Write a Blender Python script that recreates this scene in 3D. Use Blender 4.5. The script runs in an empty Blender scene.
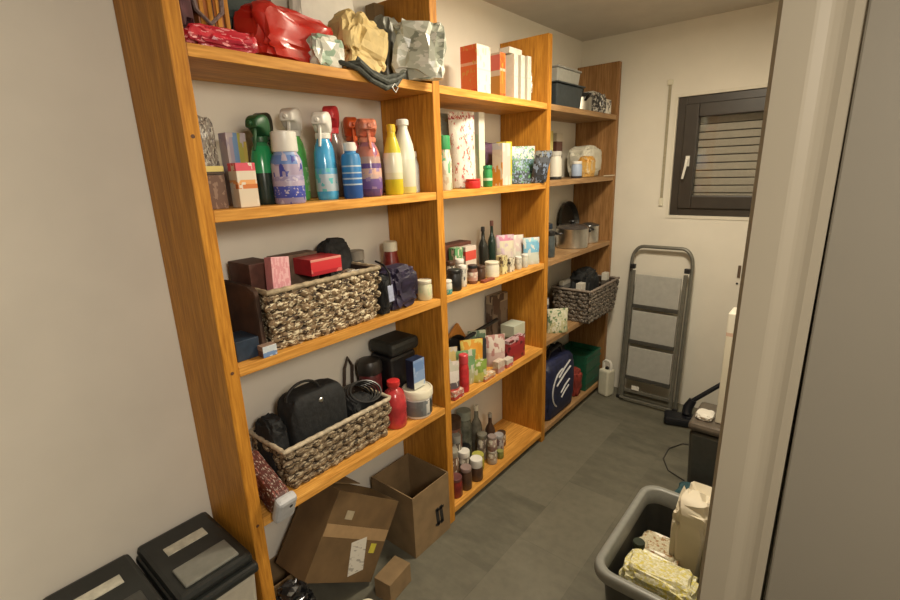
import bpy, bmesh, math, random
from mathutils import Vector, Matrix, noise as mnoise
PI = math.pi
COL = bpy.context.scene.collection
random.seed(4)

# ------------------------------------------------------------------ materials
MC = {}
def _new(name):
    m = bpy.data.materials.new(name); m.use_nodes = True
    nt = m.node_tree; b = nt.nodes['Principled BSDF']
    return m, nt, b
def _bump(nt, b, src, strength, dist=.01):
    bp = nt.nodes.new('ShaderNodeBump'); bp.inputs['Strength'].default_value = strength
    bp.inputs['Distance'].default_value = dist
    nt.links.new(src, bp.inputs['Height']); nt.links.new(bp.outputs['Normal'], b.inputs['Normal'])
def _mix(nt, fac, a, c):
    mx = nt.nodes.new('ShaderNodeMix'); mx.data_type = 'RGBA'
    for s, v in ((0, fac), (6, a), (7, c)):
        if hasattr(v, 'is_linked'): nt.links.new(v, mx.inputs[s])
        elif isinstance(v, tuple): mx.inputs[s].default_value = (*v[:3], 1)
        else: mx.inputs[s].default_value = v
    return mx.outputs[2]
def _noise(nt, scale, detail=3, stretch=None, coord='Object', rough=.5):
    tc = nt.nodes.new('ShaderNodeTexCoord'); mp = nt.nodes.new('ShaderNodeMapping')
    nt.links.new(tc.outputs[coord], mp.inputs[0])
    if stretch: mp.inputs['Scale'].default_value = stretch
    n = nt.nodes.new('ShaderNodeTexNoise'); n.inputs['Scale'].default_value = scale
    n.inputs['Detail'].default_value = detail; n.inputs['Roughness'].default_value = rough
    nt.links.new(mp.outputs[0], n.inputs['Vector'])
    return n.outputs['Fac']
def _ramp(nt, src, stops, const=False):
    r = nt.nodes.new('ShaderNodeValToRGB'); e = r.color_ramp.elements
    if const: r.color_ramp.interpolation = 'CONSTANT'
    while len(e) < len(stops): e.new(.5)
    for k, (p, c) in enumerate(stops):
        e[k].position = p; e[k].color = (*c, 1)
    nt.links.new(src, r.inputs[0]); return r.outputs[0]
def mat(name, col, rough=.5, metal=0., var=.12, scale=40, bump=0., spec=.5, trans=0., coat=0.):
    if name in MC: return MC[name]
    m, nt, b = _new(name)
    n = _noise(nt, scale)
    dk = tuple(c*(1-var) for c in col); lt = tuple(min(1, c*(1+var)) for c in col)
    nt.links.new(_ramp(nt, n, [(.3, dk), (.7, lt)]), b.inputs['Base Color'])
    b.inputs['Roughness'].default_value = rough; b.inputs['Metallic'].default_value = metal
    b.inputs['Specular IOR Level'].default_value = spec
    b.inputs['Transmission Weight'].default_value = trans
    b.inputs['Coat Weight'].default_value = coat
    if bump: _bump(nt, b, n, bump)
    MC[name] = m; return m
def wood(name, stretch, dark, light, knot=True):
    m, nt, b = _new(name)
    n = _noise(nt, 9, 5, stretch, rough=.6)
    n2 = _noise(nt, 2.2, 2, tuple(s*.5 for s in stretch))
    c1 = _ramp(nt, n, [(.32, dark), (.5, tuple((a+c)/2 for a, c in zip(dark, light))), (.68, light)])
    c = _mix(nt, _ramp(nt, n2, [(.45, (0, 0, 0)), (.62, (.45,)*3)]), c1, tuple(d*.72 for d in dark))
    nt.links.new(c, b.inputs['Base Color'])
    b.inputs['Roughness'].default_value = .5; b.inputs['Specular IOR Level'].default_value = .22
    _bump(nt, b, n, .12, .004)
    MC[name] = m; return m
def bands(name, stops, spots=None, axis='Z', scale=9, rough=.4, thr=.56, stretch=(1, 1, 1)):
    """printed packaging: bands along one axis of the object, with print in other colours"""
    if name in MC: return MC[name]
    m, nt, b = _new(name)
    tc = nt.nodes.new('ShaderNodeTexCoord'); sp = nt.nodes.new('ShaderNodeSeparateXYZ')
    nt.links.new(tc.outputs['Generated'], sp.inputs[0])
    c = _ramp(nt, sp.outputs[axis], stops, True)
    if spots:
        for k, col in enumerate(spots):
            if any(q in name for q in ('weave', 'foil', 'print', 'bag', 'teal', 'wrap', 'silver', 'grey_pattern', 'blur', 'leafy', 'palewrap', 'tr')):
                n = _noise(nt, scale*1.9*(1+.37*k), 2.5, tuple(s*(1+.3*k) for s in stretch), 'Generated')
                f = _ramp(nt, n, [(0, (0, 0, 0)), (thr, (1, 1, 1))], True)
            else:       # printed blocks and lines
                mp = nt.nodes.new('ShaderNodeMapping'); nt.links.new(tc.outputs['Generated'], mp.inputs[0])
                mp.inputs['Scale'].default_value = tuple(q_*(1+.3*k) for q_ in stretch); mp.inputs['Location'].default_value = (.37*k, .2, .11*k)
                vo = nt.nodes.new('ShaderNodeTexVoronoi'); vo.distance = 'CHEBYCHEV'; vo.inputs['Scale'].default_value = scale*1.25*(1+.4*k); vo.inputs['Randomness'].default_value = .75
                nt.links.new(mp.outputs[0], vo.inputs['Vector'])
                sx_ = nt.nodes.new('ShaderNodeSeparateColor'); nt.links.new(vo.outputs['Color'], sx_.inputs[0])
                f = _ramp(nt, sx_.outputs[0], [(0, (0, 0, 0)), (min(.9, .66+(thr-.56)*2.2), (1, 1, 1))], True)
            c = _mix(nt, f, c, col)
    nt.links.new(c, b.inputs['Base Color']); b.inputs['Roughness'].default_value = rough
    MC[name] = m; return m

WOOD_V = wood('pine_upright', (14, 14, 1.0), (.36, .140, .016), (.64, .295, .040))
WOOD_H = wood('pine_shelf', (14, 1.0, 14), (.50, .215, .035), (.80, .42, .095))
SHADED_V = wood('pine_upright_shaded', (14, 14, 1.0), (.22, .105, .035), (.40, .215, .085))  # darker copies of the pine: light falloff toward the far bay put into colour
SHADED_H = wood('pine_shelf_shaded', (14, 1.0, 14), (.27, .15, .065), (.46, .28, .13))
CARD = mat('cardboard', (.22, .145, .07), .85, var=.16, scale=14)
CARD_D = mat('cardboard_inner', (.14, .085, .038), .9, var=.12, scale=14)
WHITE = mat('white_plastic', (.74, .72, .66), .35, var=.04)
CREAM = mat('cream_plastic', (.70, .66, .52), .4, var=.05)
BLACK = mat('black_plastic', (.012, .012, .013), .4, var=.3)
BLACKC = mat('black_cloth', (.012, .013, .014), .8, var=.4, scale=60, bump=.3)
STEEL = mat('steel', (.62, .61, .58), .28, 1., var=.08)
RED = mat('red_plastic', (.55, .03, .03), .35, var=.15)
DRED = mat('dark_red_jar', (.16, .018, .014), .3, var=.4, scale=30)
DBROWN = mat('dark_brown_jar', (.07, .035, .02), .3, var=.35, scale=30)
PAPER = mat('white_paper', (.72, .69, .62), .8, var=.06, scale=20)

# ------------------------------------------------------------------ mesh helpers
def box(bm, c, s, rot=None, taper=None):
    r = bmesh.ops.create_cube(bm, size=1.0); vs = r['verts']
    for v in vs:
        v.co = Vector((v.co.x*s[0], v.co.y*s[1], v.co.z*s[2]))
        if taper and v.co.z < 0: v.co.x *= taper; v.co.y *= taper
    M = Matrix.Translation(Vector(c))
    if rot: M = M @ rot
    bmesh.ops.transform(bm, matrix=M, verts=vs); return vs
def lathe(bm, prof, n=22, sx=1., sy=1., at=(0, 0, 0), M=None):
    rings = []
    for r, z in prof:
        ring = [bm.verts.new((math.cos(2*PI*k/n)*r*sx, math.sin(2*PI*k/n)*r*sy, z)) for k in range(n)]
        rings.append(ring)
    fs = []
    for a, b in zip(rings, rings[1:]):
        for k in range(n):
            fs.append(bm.faces.new((a[k], a[(k+1) % n], b[(k+1) % n], b[k])))
    fs.append(bm.faces.new(list(reversed(rings[0])))); fs.append(bm.faces.new(rings[-1]))
    T = Matrix.Translation(Vector(at)) @ (M or Matrix())
    bmesh.ops.transform(bm, matrix=T, verts=[v for r in rings for v in r])
    return fs
def tube(bm, pts, r, n=8, closed=False):
    pts = [Vector(p) for p in pts]; N = len(pts); rings = []
    up = None
    for i, p in enumerate(pts):
        if closed: t = (pts[(i+1) % N]-pts[i-1]).normalized()
        else: t = (pts[min(i+1, N-1)]-pts[max(i-1, 0)]).normalized()
        if up is None:
            up = Vector((0, 0, 1)) if abs(t.z) < .9 else Vector((1, 0, 0))
        s = t.cross(up)
        if s.length < 1e-4: s = t.cross(Vector((.3, 1, .2)))
        s.normalize(); up = s.cross(t).normalized()
        rr = r[i] if isinstance(r, (list, tuple)) else r
        rings.append([bm.verts.new(p+s*math.cos(2*PI*k/n)*rr+up*math.sin(2*PI*k/n)*rr) for k in range(n)])
    for i in range(N if closed else N-1):
        a, b = rings[i], rings[(i+1) % N]
        for k in range(n): bm.faces.new((a[k], a[(k+1) % n], b[(k+1) % n], b[k]))
    if not closed:
        bm.faces.new(list(reversed(rings[0]))); bm.faces.new(rings[-1])
def arc(c, a, b, t0, t1, n=10):
    """points of an arc about c in the plane of vectors a, b"""
    c, a, b = Vector(c), Vector(a), Vector(b)
    return [c+a*math.cos(t0+(t1-t0)*k/n)+b*math.sin(t0+(t1-t0)*k/n) for k in range(n+1)]
def crumple(bm, w, d, h, seed=0, amp=.12, sub=4, box_=.55, folds=3., flat=True, at=(0, 0, 0), M=None):
    """crumpled bag: rounded block w (y) x d (x) x h (z) standing on z=0 with folds"""
    r = bmesh.ops.create_icosphere(bm, subdivisions=sub, radius=1); vs = r['verts']
    off = Vector((seed*7.3, seed*3.1, seed*1.7))
    for v in vs:
        p = v.co.normalized()
        q = Vector([math.copysign(abs(c)**box_, c) for c in p])
        q = q / max(1, max(abs(c) for c in q))
        n1 = mnoise.noise(p*folds+off); n2 = 1-abs(mnoise.noise(p*folds*2.1+off*2))*2
        k = 1+amp*(n1*1.3+n2*.6-.6)
        q *= min(k, 1.0) if k > 1 else k
        z = (q.z+1)/2
        if flat and z < .12: z *= .3
        v.co = Vector((q.x*d/2, q.y*w/2, z*h))
    zmin = min(v.co.z for v in vs)
    for v in vs: v.co.z -= zmin
    bmesh.ops.transform(bm, matrix=Matrix.Translation(Vector(at)) @ (M or Matrix()), verts=vs)
def pillow(bm, w, h, t, nu=14, nv=14, seed=0, wr=.004, at=(0, 0, 0), M=None):
    """stand-up pouch: width w (y), height h (z), thickness t at the foot, flat seal at the top"""
    F = []; B = []
    for j in range(nv+1):
        v = j/nv; f = []; b = []
        for i in range(nu+1):
            u = i/nu*2-1
            th = t/2*math.sqrt(max(0, 1-u*u*.98))*(1-v**2.2)*(1 if v > .04 else .85)+.0012
            n = mnoise.noise(Vector((u*3+seed*5, v*4, seed)))*wr
            yy = u*w/2*(1-.04*math.sin(v*PI)+.0)
            zz = v*h
            f.append(bm.verts.new((th+n, yy, zz))); b.append(bm.verts.new((-th+n*.5, yy, zz)))
        F.append(f); B.append(b)
    for j in range(nv):
        for i in range(nu):
            bm.faces.new((F[j][i], F[j][i+1], F[j+1][i+1], F[j+1][i]))
            bm.faces.new((B[j][i+1], B[j][i], B[j+1][i], B[j+1][i+1]))
    for j in range(nv):
        bm.faces.new((B[j][0], F[j][0], F[j+1][0], B[j+1][0]))
        bm.faces.new((F[j][nu], B[j][nu], B[j+1][nu], F[j+1][nu]))
    for i in range(nu):
        bm.faces.new((B[0][i], B[0][i+1], F[0][i+1], F[0][i]))
        bm.faces.new((F[nv][i], F[nv][i+1], B[nv][i+1], B[nv][i]))
    vs = [v for r in F+B for v in r]
    bmesh.ops.transform(bm, matrix=Matrix.Translation(Vector(at)) @ (M or Matrix()), verts=vs)

def obj(name, bm, m, parent=None, smooth=False, bev=0, ang=35, sub=0):
    me = bpy.data.meshes.new(name)
    bmesh.ops.recalc_face_normals(bm, faces=bm.faces[:])
    bm.to_mesh(me); bm.free()
    for x in (m if isinstance(m, (list, tuple)) else [m]): me.materials.append(x)
    if smooth:
        me.polygons.foreach_set('use_smooth', [True]*len(me.polygons))
        me.set_sharp_from_angle(angle=math.radians(ang))
    o = bpy.data.objects.new(name, me); COL.objects.link(o)
    if parent: o.parent = parent
    if bev:
        md = o.modifiers.new('b', 'BEVEL'); md.width = bev; md.segments = 2; md.limit_method = 'ANGLE'
    if sub:
        md = o.modifiers.new('s', 'SUBSURF'); md.levels = sub; md.render_levels = sub
    return o
def thing(name, label, cat, loc=(0, 0, 0), rz=0, group=None):
    o = bpy.data.objects.new(name, None); o.empty_display_size = .05; COL.objects.link(o)
    o.location = loc; o.rotation_euler = (0, 0, rz); o['label'] = label; o['category'] = cat
    if group: o['group'] = group
    return o
def tag(o, label, cat, loc=None, rz=0, group=None):
    o['label'] = label; o['category'] = cat
    if loc: o.location = loc
    if rz: o.rotation_euler = (0, 0, rz)
    if group: o['group'] = group
    return o
def struct(name, bm, m, parent=None, bev=0):
    o = obj(name, bm, m, parent, bev=bev)
    if not parent: o['kind'] = 'structure'
    return o
def B1(c, s, **k):
    bm = bmesh.new(); box(bm, c, s, **k); return bm

# ------------------------------------------------------------------ item builders
def carton(name, label, loc, s, front, side=None, top=None, rz=0, group=None, cat='carton', bev=.0015):
    """printed carton s = (depth x, width y, height z), standing on loc; the flap seam is a child"""
    bm = bmesh.new(); box(bm, (0, 0, s[2]/2), s)
    for f in bm.faces:
        n = f.normal
        if abs(n.y) > .5: f.material_index = 1
        if abs(n.z) > .5: f.material_index = 2
    side = side or front; top = top or side
    o = obj(name, bm, [front, side, top], bev=bev)
    return tag(o, label, cat, loc, rz, group)
def spray(label, loc, R, H, body, head, liquid=None, rz=-PI/2, group='spray bottles on the cleaning shelf', rx=.85, labelmat=None):
    t = thing('spray_bottle', label, 'spray bottle', loc, rz, group)
    hb = H*.72
    bm = bmesh.new()
    lathe(bm, [(R*.90, 0), (R, .006), (R*1.02, hb*.12), (R*1.02, hb*.60), (R*.96, hb*.76), (R*.80, hb*.88), (R*.60, hb*.96), (R*.55, hb)], 24, 1, rx)
    obj('bottle_body', bm, body, t, True)
    if labelmat:
        bm = bmesh.new(); lathe(bm, [(R*1.025, hb*.14), (R*1.04, hb*.15), (R*1.035, hb*.50), (R*1.02, hb*.51)], 24, 1, rx)
        obj('label_wrap', bm, labelmat, t, True)
    bm = bmesh.new(); lathe(bm, [(R*.60, hb-.004), (R*.62, hb), (R*.62, hb+H*.04), (R*.56, hb+H*.05)], 18)
    obj('collar', bm, head, t, True)
    # trigger head: domed housing reaching forward, nozzle and trigger
    z0 = hb+H*.04; hh = H-z0
    bm = bmesh.new()
    secs = [(-R*.85, .42, .66), (-R*.60, .72, .95), (-R*.1, .80, 1.06), (R*.45, .72, 1.0), (R*.90, .56, .84), (R*1.02, .50, .76)]
    rings = []
    for x, wy, hz in secs:
        ring = []
        for k in range(12):
            a = 2*PI*k/12; top = math.sin(a)
            zz = z0+hh*hz if top > .1 else (z0+hh*.35 if x > R*.3 else z0)
            zz = z0+hh*(hz if top > .1 else (.42 if x > R*.3 else 0.0))
            if abs(top) <= .1: zz = z0+hh*.62*hz
            ring.append(bm.verts.new((x, math.cos(a)*R*wy, zz)))
        rings.append(ring)
    for a, b in zip(rings, rings[1:]):
        for k in range(12): bm.faces.new((a[k], a[(k+1) % 12], b[(k+1) % 12], b[k]))
    bm.faces.new(rings[0]); bm.faces.new(rings[-1])
    obj('spray_head', bm, head, t, True, ang=80, sub=2)
    bm = bmesh.new(); lathe(bm, [(R*.17, 0), (R*.19, .008), (R*.12, .012)], 10, at=(R*.94, 0, z0+hh*.62), M=Matrix.Rotation(PI/2, 4, 'Y'))
    obj('nozzle', bm, head, t, True)
    bm = bmesh.new(); tube(bm, [(R*.55, 0, z0+hh*.4), (R*.62, 0, z0+hh*.1), (R*.8, 0, z0-hh*.35), (R*.95, 0, z0-hh*.6)], [.006, .006, .005, .004], 6)
    obj('trigger', bm, head, t, True)
    return t
def bottle(name, label, loc, R, H, body, cap, style='round', rz=0, group=None, lab=None, sx=1., cat='bottle', capH=.1, capR=.42, sh=.72):
    t = thing(name, label, cat, loc, rz, group)
    hb = H*(1-capH)
    if style == 'slim': pr = [(R*.9, 0), (R, .006), (R, hb*.56), (R*.86, hb*.72), (R*.56, hb*.88), (R*.44, hb*.94), (R*.44, hb)]
    elif style == 'wine': pr = [(R*.92, 0), (R, .006), (R, hb*.60), (R*.85, hb*.68), (R*.4, hb*.80), (R*.34, hb)]
    elif style == 'jug': pr = [(R*.9, 0), (R, .01), (R, hb*.75), (R*.9, hb*.86), (R*.6, hb*.94), (R*.5, hb)]
    else: pr = [(R*.92, 0), (R, .006), (R, hb*sh), (R*.88, hb*(sh+.1)), (R*capR*.95, hb*.95), (R*capR*.9, hb)]
    bm = bmesh.new(); lathe(bm, pr, 22, sx, 1); obj('bottle_body', bm, body, t, True)
    bm = bmesh.new(); lathe(bm, [(R*capR, hb-.002), (R*capR*1.04, hb+.002), (R*capR, H-.003), (R*capR*.85, H)], 18, sx if capR > .8 else 1, 1)
    obj('cap', bm, cap, t, True)
    if lab:
        bm = bmesh.new(); z0, z1 = hb*.12, hb*.52
        lathe(bm, [(R*1.004, z0), (R*1.014, z0+.001), (R*1.014, z1-.001), (R*1.004, z1)], 22, sx, 1); obj('label_wrap', bm, lab, t, True)
    return t
def jar(label, loc, R, H, body, lid, group='jars and tubs on the food shelf', lab=None, name='jar', cat='jar', lidH=.16):
    t = thing(name, label, cat, loc, 0, group)
    hb = H*(1-lidH)
    bm = bmesh.new(); lathe(bm, [(R*.9, 0), (R, .005), (R, hb*.84), (R*.86, hb*.97), (R*.86, hb)], 20); obj('jar_body', bm, body, t, True)
    bm = bmesh.new(); lathe(bm, [(R*.93, hb), (R*.95, hb+.001), (R*.95, H-.002), (R*.9, H)], 20); obj('lid', bm, lid, t, True)
    if lab:
        bm = bmesh.new(); lathe(bm, [(R*1.004, hb*.2), (R*1.02, hb*.21), (R*1.02, hb*.74), (R*1.004, hb*.75)], 20); obj('label_wrap', bm, lab, t, True)
    return t
def pouch(label, loc, w, h, t, m, rz=0, tilt=0, group=None, name='food_pouch', cat='pouch', seed=1, seal=None):
    bm = bmesh.new(); pillow(bm, w, h, t, seed=seed)
    bmesh.ops.transform(bm, matrix=Matrix.Rotation(tilt, 4, 'Y'), verts=bm.verts)
    zmin = min(v.co.z for v in bm.verts)
    for v in bm.verts: v.co.z -= zmin
    o = obj(name, bm, m, None, True)
    if not rz and loc[1] > .9: rz = -.62 if loc[1] < 1.76 else -.75
    tag(o, label, cat, loc, rz, group)
    if seal:
        b2 = bmesh.new(); box(b2, (math.sin(tilt)*h*.95, 0, math.cos(tilt)*h*.95-zmin), (.004, w*.98, .014), rot=Matrix.Rotation(tilt, 4, 'Y')); obj('top_seal', b2, seal, o)
    return o
def bag(name, label, loc, w, d, h, m, cat='bag', rz=0, seed=1, amp=.12, group=None, smooth=True, sub=4, folds=3., box_=.55, tilt=None):
    bm = bmesh.new(); crumple(bm, w, d, h, seed, amp, sub, box_, folds, M=tilt)
    zmin = min(v.co.z for v in bm.verts)
    for v in bm.verts: v.co.z -= zmin
    return tag(obj(name, bm, m, None, smooth, ang=28), label, cat, loc, rz, group)
def wicker(label, loc, L, W, H, m, rim, liner, rz=0, taper=.9, step=.034, row=.024, seed=0, group='wicker baskets on the shelves'):
    """woven basket: L along y, W along x; strands pass in front of and behind the stakes"""
    t = thing('wicker_basket', label, 'basket', loc, rz, group)
    rnd = random.Random(seed)
    def path(k, l, w):   # rounded rectangle perimeter, k in 0..1 -> point and tangent angle
        P = [(w/2, -l/2), (w/2, l/2), (-w/2, l/2), (-w/2, -l/2)]
        lens = [l, w, l, w]; tot = sum(lens); s = k*tot
        for i in range(4):
            if s <= lens[i]:
                a, b = P[i], P[(i+1) % 4]; f = s/lens[i]
                return (a[0]+(b[0]-a[0])*f, a[1]+(b[1]-a[1])*f, math.atan2(b[1]-a[1], b[0]-a[0]))
            s -= lens[i]
        return (*P[0], PI/2)
    n = int(2*(L+W)/step); rows = int((H-.02)/row)
    bm = bmesh.new()
    for j in range(rows):
        z = (j+.5)*(H-.015)/rows; f = taper+(1-taper)*z/H
        for i in range(n):
            x, y, a = path((i+.5+.5*(j % 2))/n % 1.0, L*f-.012, W*f-.012)
            s = 1 if (i+j) % 2 else 0
            o_ = .0 + .0035*s + rnd.uniform(-.001, .001)
            nx, ny = math.sin(a), -math.cos(a)
            r = bmesh.ops.create_icosphere(bm, subdivisions=2, radius=1)
            M = Matrix.Translation((x+nx*o_, y+ny*o_, z+rnd.uniform(-.001, .001))) @ Matrix.Rotation(a, 4, 'Z') @ Matrix.Rotation(rnd.uniform(-.3, .3)+(.42 if (i+j) % 2 else -.42), 4, 'Y') @ Matrix.Diagonal((step*.66, .0085, row*.60, 1))
            bmesh.ops.transform(bm, matrix=M, verts=r['verts'])
    obj('woven_side', bm, m, t, True, ang=80)
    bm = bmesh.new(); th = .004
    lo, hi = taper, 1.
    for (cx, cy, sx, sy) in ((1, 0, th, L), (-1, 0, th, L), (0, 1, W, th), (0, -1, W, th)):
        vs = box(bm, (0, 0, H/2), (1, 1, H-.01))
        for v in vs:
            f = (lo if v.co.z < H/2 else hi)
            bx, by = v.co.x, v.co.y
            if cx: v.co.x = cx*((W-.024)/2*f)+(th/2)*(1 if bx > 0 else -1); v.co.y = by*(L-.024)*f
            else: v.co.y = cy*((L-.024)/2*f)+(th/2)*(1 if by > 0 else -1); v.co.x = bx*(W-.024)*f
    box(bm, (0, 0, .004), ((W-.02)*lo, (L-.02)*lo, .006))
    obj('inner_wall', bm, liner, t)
    bm = bmesh.new()
    N = 72
    pts = []
    for k in range(N):
        x, y, a = path(k/N, L-.006, W-.006); pts.append((x, y, H-.006))
    tube(bm, pts, [.0075+.002*(k % 2) for k in range(N)], 8, True)
    obj('rim', bm, rim, t, True, ang=60)
    return t

# ------------------------------------------------------------------ the room
XW, XR, YE, ZC = -.287, 1.135, 2.745, 2.42          # left wall, right wall, end wall, ceiling
WALL = mat('wall_plaster', (.72, .68, .59), .9, var=.035, scale=5, bump=.05)
CEIL = mat('ceiling_plaster', (.56, .52, .45), .9, var=.05, scale=6, bump=.05)
FRAME = mat('door_frame_paint', (.36, .32, .245), .45, var=.03, scale=3)
DOORM = mat('door_leaf_paint', (.215, .195, .155), .5, var=.03, scale=3)

fm, nt, b = _new('vinyl_floor_tiles')
tc = nt.nodes.new('ShaderNodeTexCoord'); mp = nt.nodes.new('ShaderNodeMapping'); mp.inputs['Rotation'].default_value = (0, 0, PI/2)
nt.links.new(tc.outputs['Object'], mp.inputs[0])
br = nt.nodes.new('ShaderNodeTexBrick'); nt.links.new(mp.outputs[0], br.inputs['Vector'])
br.inputs['Scale'].default_value = 1; br.inputs['Brick Width'].default_value = .5; br.inputs['Row Height'].default_value = .30
br.inputs['Mortar Size'].default_value = .0012; br.inputs['Mortar Smooth'].default_value = .3
br.inputs['Color1'].default_value = (.095, .091, .068, 1); br.inputs['Color2'].default_value = (.150, .141, .106, 1)
br.inputs['Mortar'].default_value = (.085, .08, .062, 1); br.inputs['Bias'].default_value = 0
n1 = _noise(nt, 4.2, 6, (1, 2.4, 1), rough=.65); n2 = _noise(nt, 26, 3)
c = _mix(nt, _ramp(nt, n1, [(.35, (0, 0, 0)), (.7, (.8,)*3)]), br.outputs['Color'], (.175, .165, .124))
c = _mix(nt, _ramp(nt, n2, [(.4, (0, 0, 0)), (.75, (.25,)*3)]), c, (.075, .071, .055))
nt.links.new(c, b.inputs['Base Color']); b.inputs['Roughness'].default_value = .5; b.inputs['Specular IOR Level'].default_value = .35
_bump(nt, b, n2, .05, .002)

o = struct('floor', B1((.95, .35, -.05), (2.9, 5.1, .1)), fm)
o = struct('ceiling', B1((.95, .35, ZC+.05), (2.9, 5.1, .1)), CEIL)
struct('wall_left', B1((XW-.05, .35, ZC/2), (.1, 5.1, ZC)), WALL)
WX0, WX1, WZ0, WZ1 = .350, .985, 1.292, 2.002        # window opening
bm = bmesh.new()
box(bm, ((XW+WX0)/2, YE+.09, ZC/2), (WX0-XW, .18, ZC)); box(bm, ((XR+.1+WX1)/2, YE+.09, ZC/2), (XR+.1-WX1, .18, ZC))
box(bm, ((WX0+WX1)/2, YE+.09, WZ0/2), (WX1-WX0, .18, WZ0)); box(bm, ((WX0+WX1)/2, YE+.09, (WZ1+ZC)/2), (WX1-WX0, .18, ZC-WZ1))
struct('wall_end', bm, WALL)
bm = bmesh.new()
box(bm, (XR+.045, (.30+YE)/2, ZC/2), (.09, YE-.30, ZC))          # beyond the doorway
box(bm, (XR+.045, -1.52, ZC/2), (.09, 1.28, ZC))                 # near the camera
box(bm, (XR+.045, -.29, (2.12+ZC)/2), (.09, 1.18, ZC-2.12))      # over the doorway
struct('wall_right', bm, WALL)
struct('wall_back', B1((.95, -2.2, ZC/2), (2.9, .1, ZC)), WALL)
struct('wall_hall', B1((2.4, .35, ZC/2), (.1, 5.1, ZC)), WALL)
struct('wall_hall_end', B1((1.9, 1.1, ZC/2), (1.2, .1, ZC)), WALL)

# door frame round the opening: flat lining, raised rounded stop, rebate
bm = bmesh.new()
for s, yf in ((1, .30), (-1, -.88)):
    prof = [(XR-.004, yf+.012*s), (XR-.004, yf-.005*s), (XR+.002, yf-.012*s), (XR+.040, yf-.012*s), (XR+.044, yf-.0114*s), (XR+.056, yf-.0088*s), (XR+.060, yf-.0084*s),
            (XR+.068, yf-.0084*s), (XR+.072, yf-.0088*s), (XR+.080, yf-.011*s), (XR+.093, yf-.012*s), (XR+.097, yf+.02*s), (XR+.02, yf+.02*s)]
    lo = [bm.verts.new((x-.010, y, 0)) for x, y in prof]; hi = [bm.verts.new((x+.006, y, 2.14)) for x, y in prof]
    for k in range(len(prof)): bm.faces.new((lo[k], lo[(k+1) % len(prof)], hi[(k+1) % len(prof)], hi[k]))
    bm.faces.new(lo); bm.faces.new(list(reversed(hi)))
box(bm, (XR+.045, -.29, 2.13), (.106, 1.17, .03))
o = struct('trim_1', bm, FRAME)
bm = bmesh.new(); box(bm, (XR+.0965+.40, .304, 1.06), (.80, .04, 2.08))
door = struct('door_1', bm, DOORM, bev=.003)
bm = bmesh.new()
lathe(bm, [(.024, 0), (.024, .006), (.008, .008), (.008, .045)], 16, at=(XR+.84, .272, 1.03), M=Matrix.Rotation(PI/2, 4, 'X'))
tube(bm, [(XR+.84, .23, 1.03), (XR+.80, .228, 1.03), (XR+.72, .23, 1.03)], .008, 8)
obj('door_handle', bm, STEEL, door, True)

# window: recess lining, outer frame, sash, pane, handle, shutter behind
WFR = mat('window_frame_brown', (.040, .033, .026), .4, var=.15, scale=12)
bm = bmesh.new(); cx, cz, hw, hh = (WX0+WX1)/2, (WZ0+WZ1)/2, (WX1-WX0)/2, (WZ1-WZ0)/2
def ring(bm, cx, cz, hw, hh, t, y0, y1):
    y, d = (y0+y1)/2, y1-y0
    box(bm, (cx-hw+t/2, y, cz), (t, d, 2*hh)); box(bm, (cx+hw-t/2, y, cz), (t, d, 2*hh))
    box(bm, (cx, y, cz-hh+t/2), (2*hw-2*t, d, t)); box(bm, (cx, y, cz+hh-t/2), (2*hw-2*t, d, t))
ring(bm, cx, cz, hw, hh, .052, YE+.012, YE+.075)
win = struct('window_1', bm, WFR, bev=.003)
bm = bmesh.new(); ring(bm, cx, cz, hw-.045, hh-.045, .078, YE-.002, YE+.058)
obj('window_sash', bm, WFR, win, bev=.005)
gm = bpy.data.materials.new('window_glass'); gm.use_nodes = True; gnt = gm.node_tree; gnt.nodes.clear()
g1 = gnt.nodes.new('ShaderNodeBsdfTransparent'); g2 = gnt.nodes.new('ShaderNodeBsdfGlossy'); g2.inputs['Roughness'].default_value = .04
g3 = gnt.nodes.new('ShaderNodeMixShader'); g4 = gnt.nodes.new('ShaderNodeFresnel'); g4.inputs[0].default_value = 1.6; g5 = gnt.nodes.new('ShaderNodeOutputMaterial')
gnt.links.new(g4.outputs[0], g3.inputs[0]); gnt.links.new(g1.outputs[0], g3.inputs[1]); gnt.links.new(g2.outputs[0], g3.inputs[2]); gnt.links.new(g3.outputs[0], g5.inputs[0])
obj('pane', B1((cx, YE+.03, cz), (2*(hw-.115), .006, 2*(hh-.115))), gm, win)
bm = bmesh.new(); box(bm, (WX0+.085, YE-.006, 1.625), (.022, .010, .062))
tube(bm, [(WX0+.085, YE-.012, 1.632), (WX0+.085, YE-.030, 1.632), (WX0+.083, YE-.034, 1.60), (WX0+.070, YE-.034, 1.52)], [.008, .009, .008, .007], 8)
obj('window_handle', bm, WHITE, win, True)
bm = bmesh.new(); sh = mat('shutter_slat', (.42, .38, .30), .55, var=.05)
k = 0; z = WZ0+.02
while z < WZ1:
    r = bmesh.ops.create_cube(bm, size=1.)
    for v in r['verts']:
        v.co = Vector((cx+v.co.x*(2*hw-.02), YE+.105+v.co.y*.010+(.006 if v.co.z < 0 else 0), z+v.co.z*.040))
    z += .046
obj('roller_shutter', bm, sh, win, bev=.003)
obj('shutter_backing', B1((cx, YE+.128, cz), (2*hw-.02, .004, 2*hh-.01)), mat('shutter_gap', (.10, .09, .07), .7), win)
bm = bmesh.new()
for (px_, pz_, sx, sz) in ((WX0-.009, cz, .018, 2*hh+.036), (WX1+.009, cz, .018, 2*hh+.036), (cx, WZ0-.009, 2*hw, .018), (cx, WZ1+.009, 2*hw, .018)):
    box(bm, (px_, YE-.002, pz_), (sx, .006, sz))
struct('trim_2', bm, mat('recess_paint', (.68, .64, .54), .7, var=.03))

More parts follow.
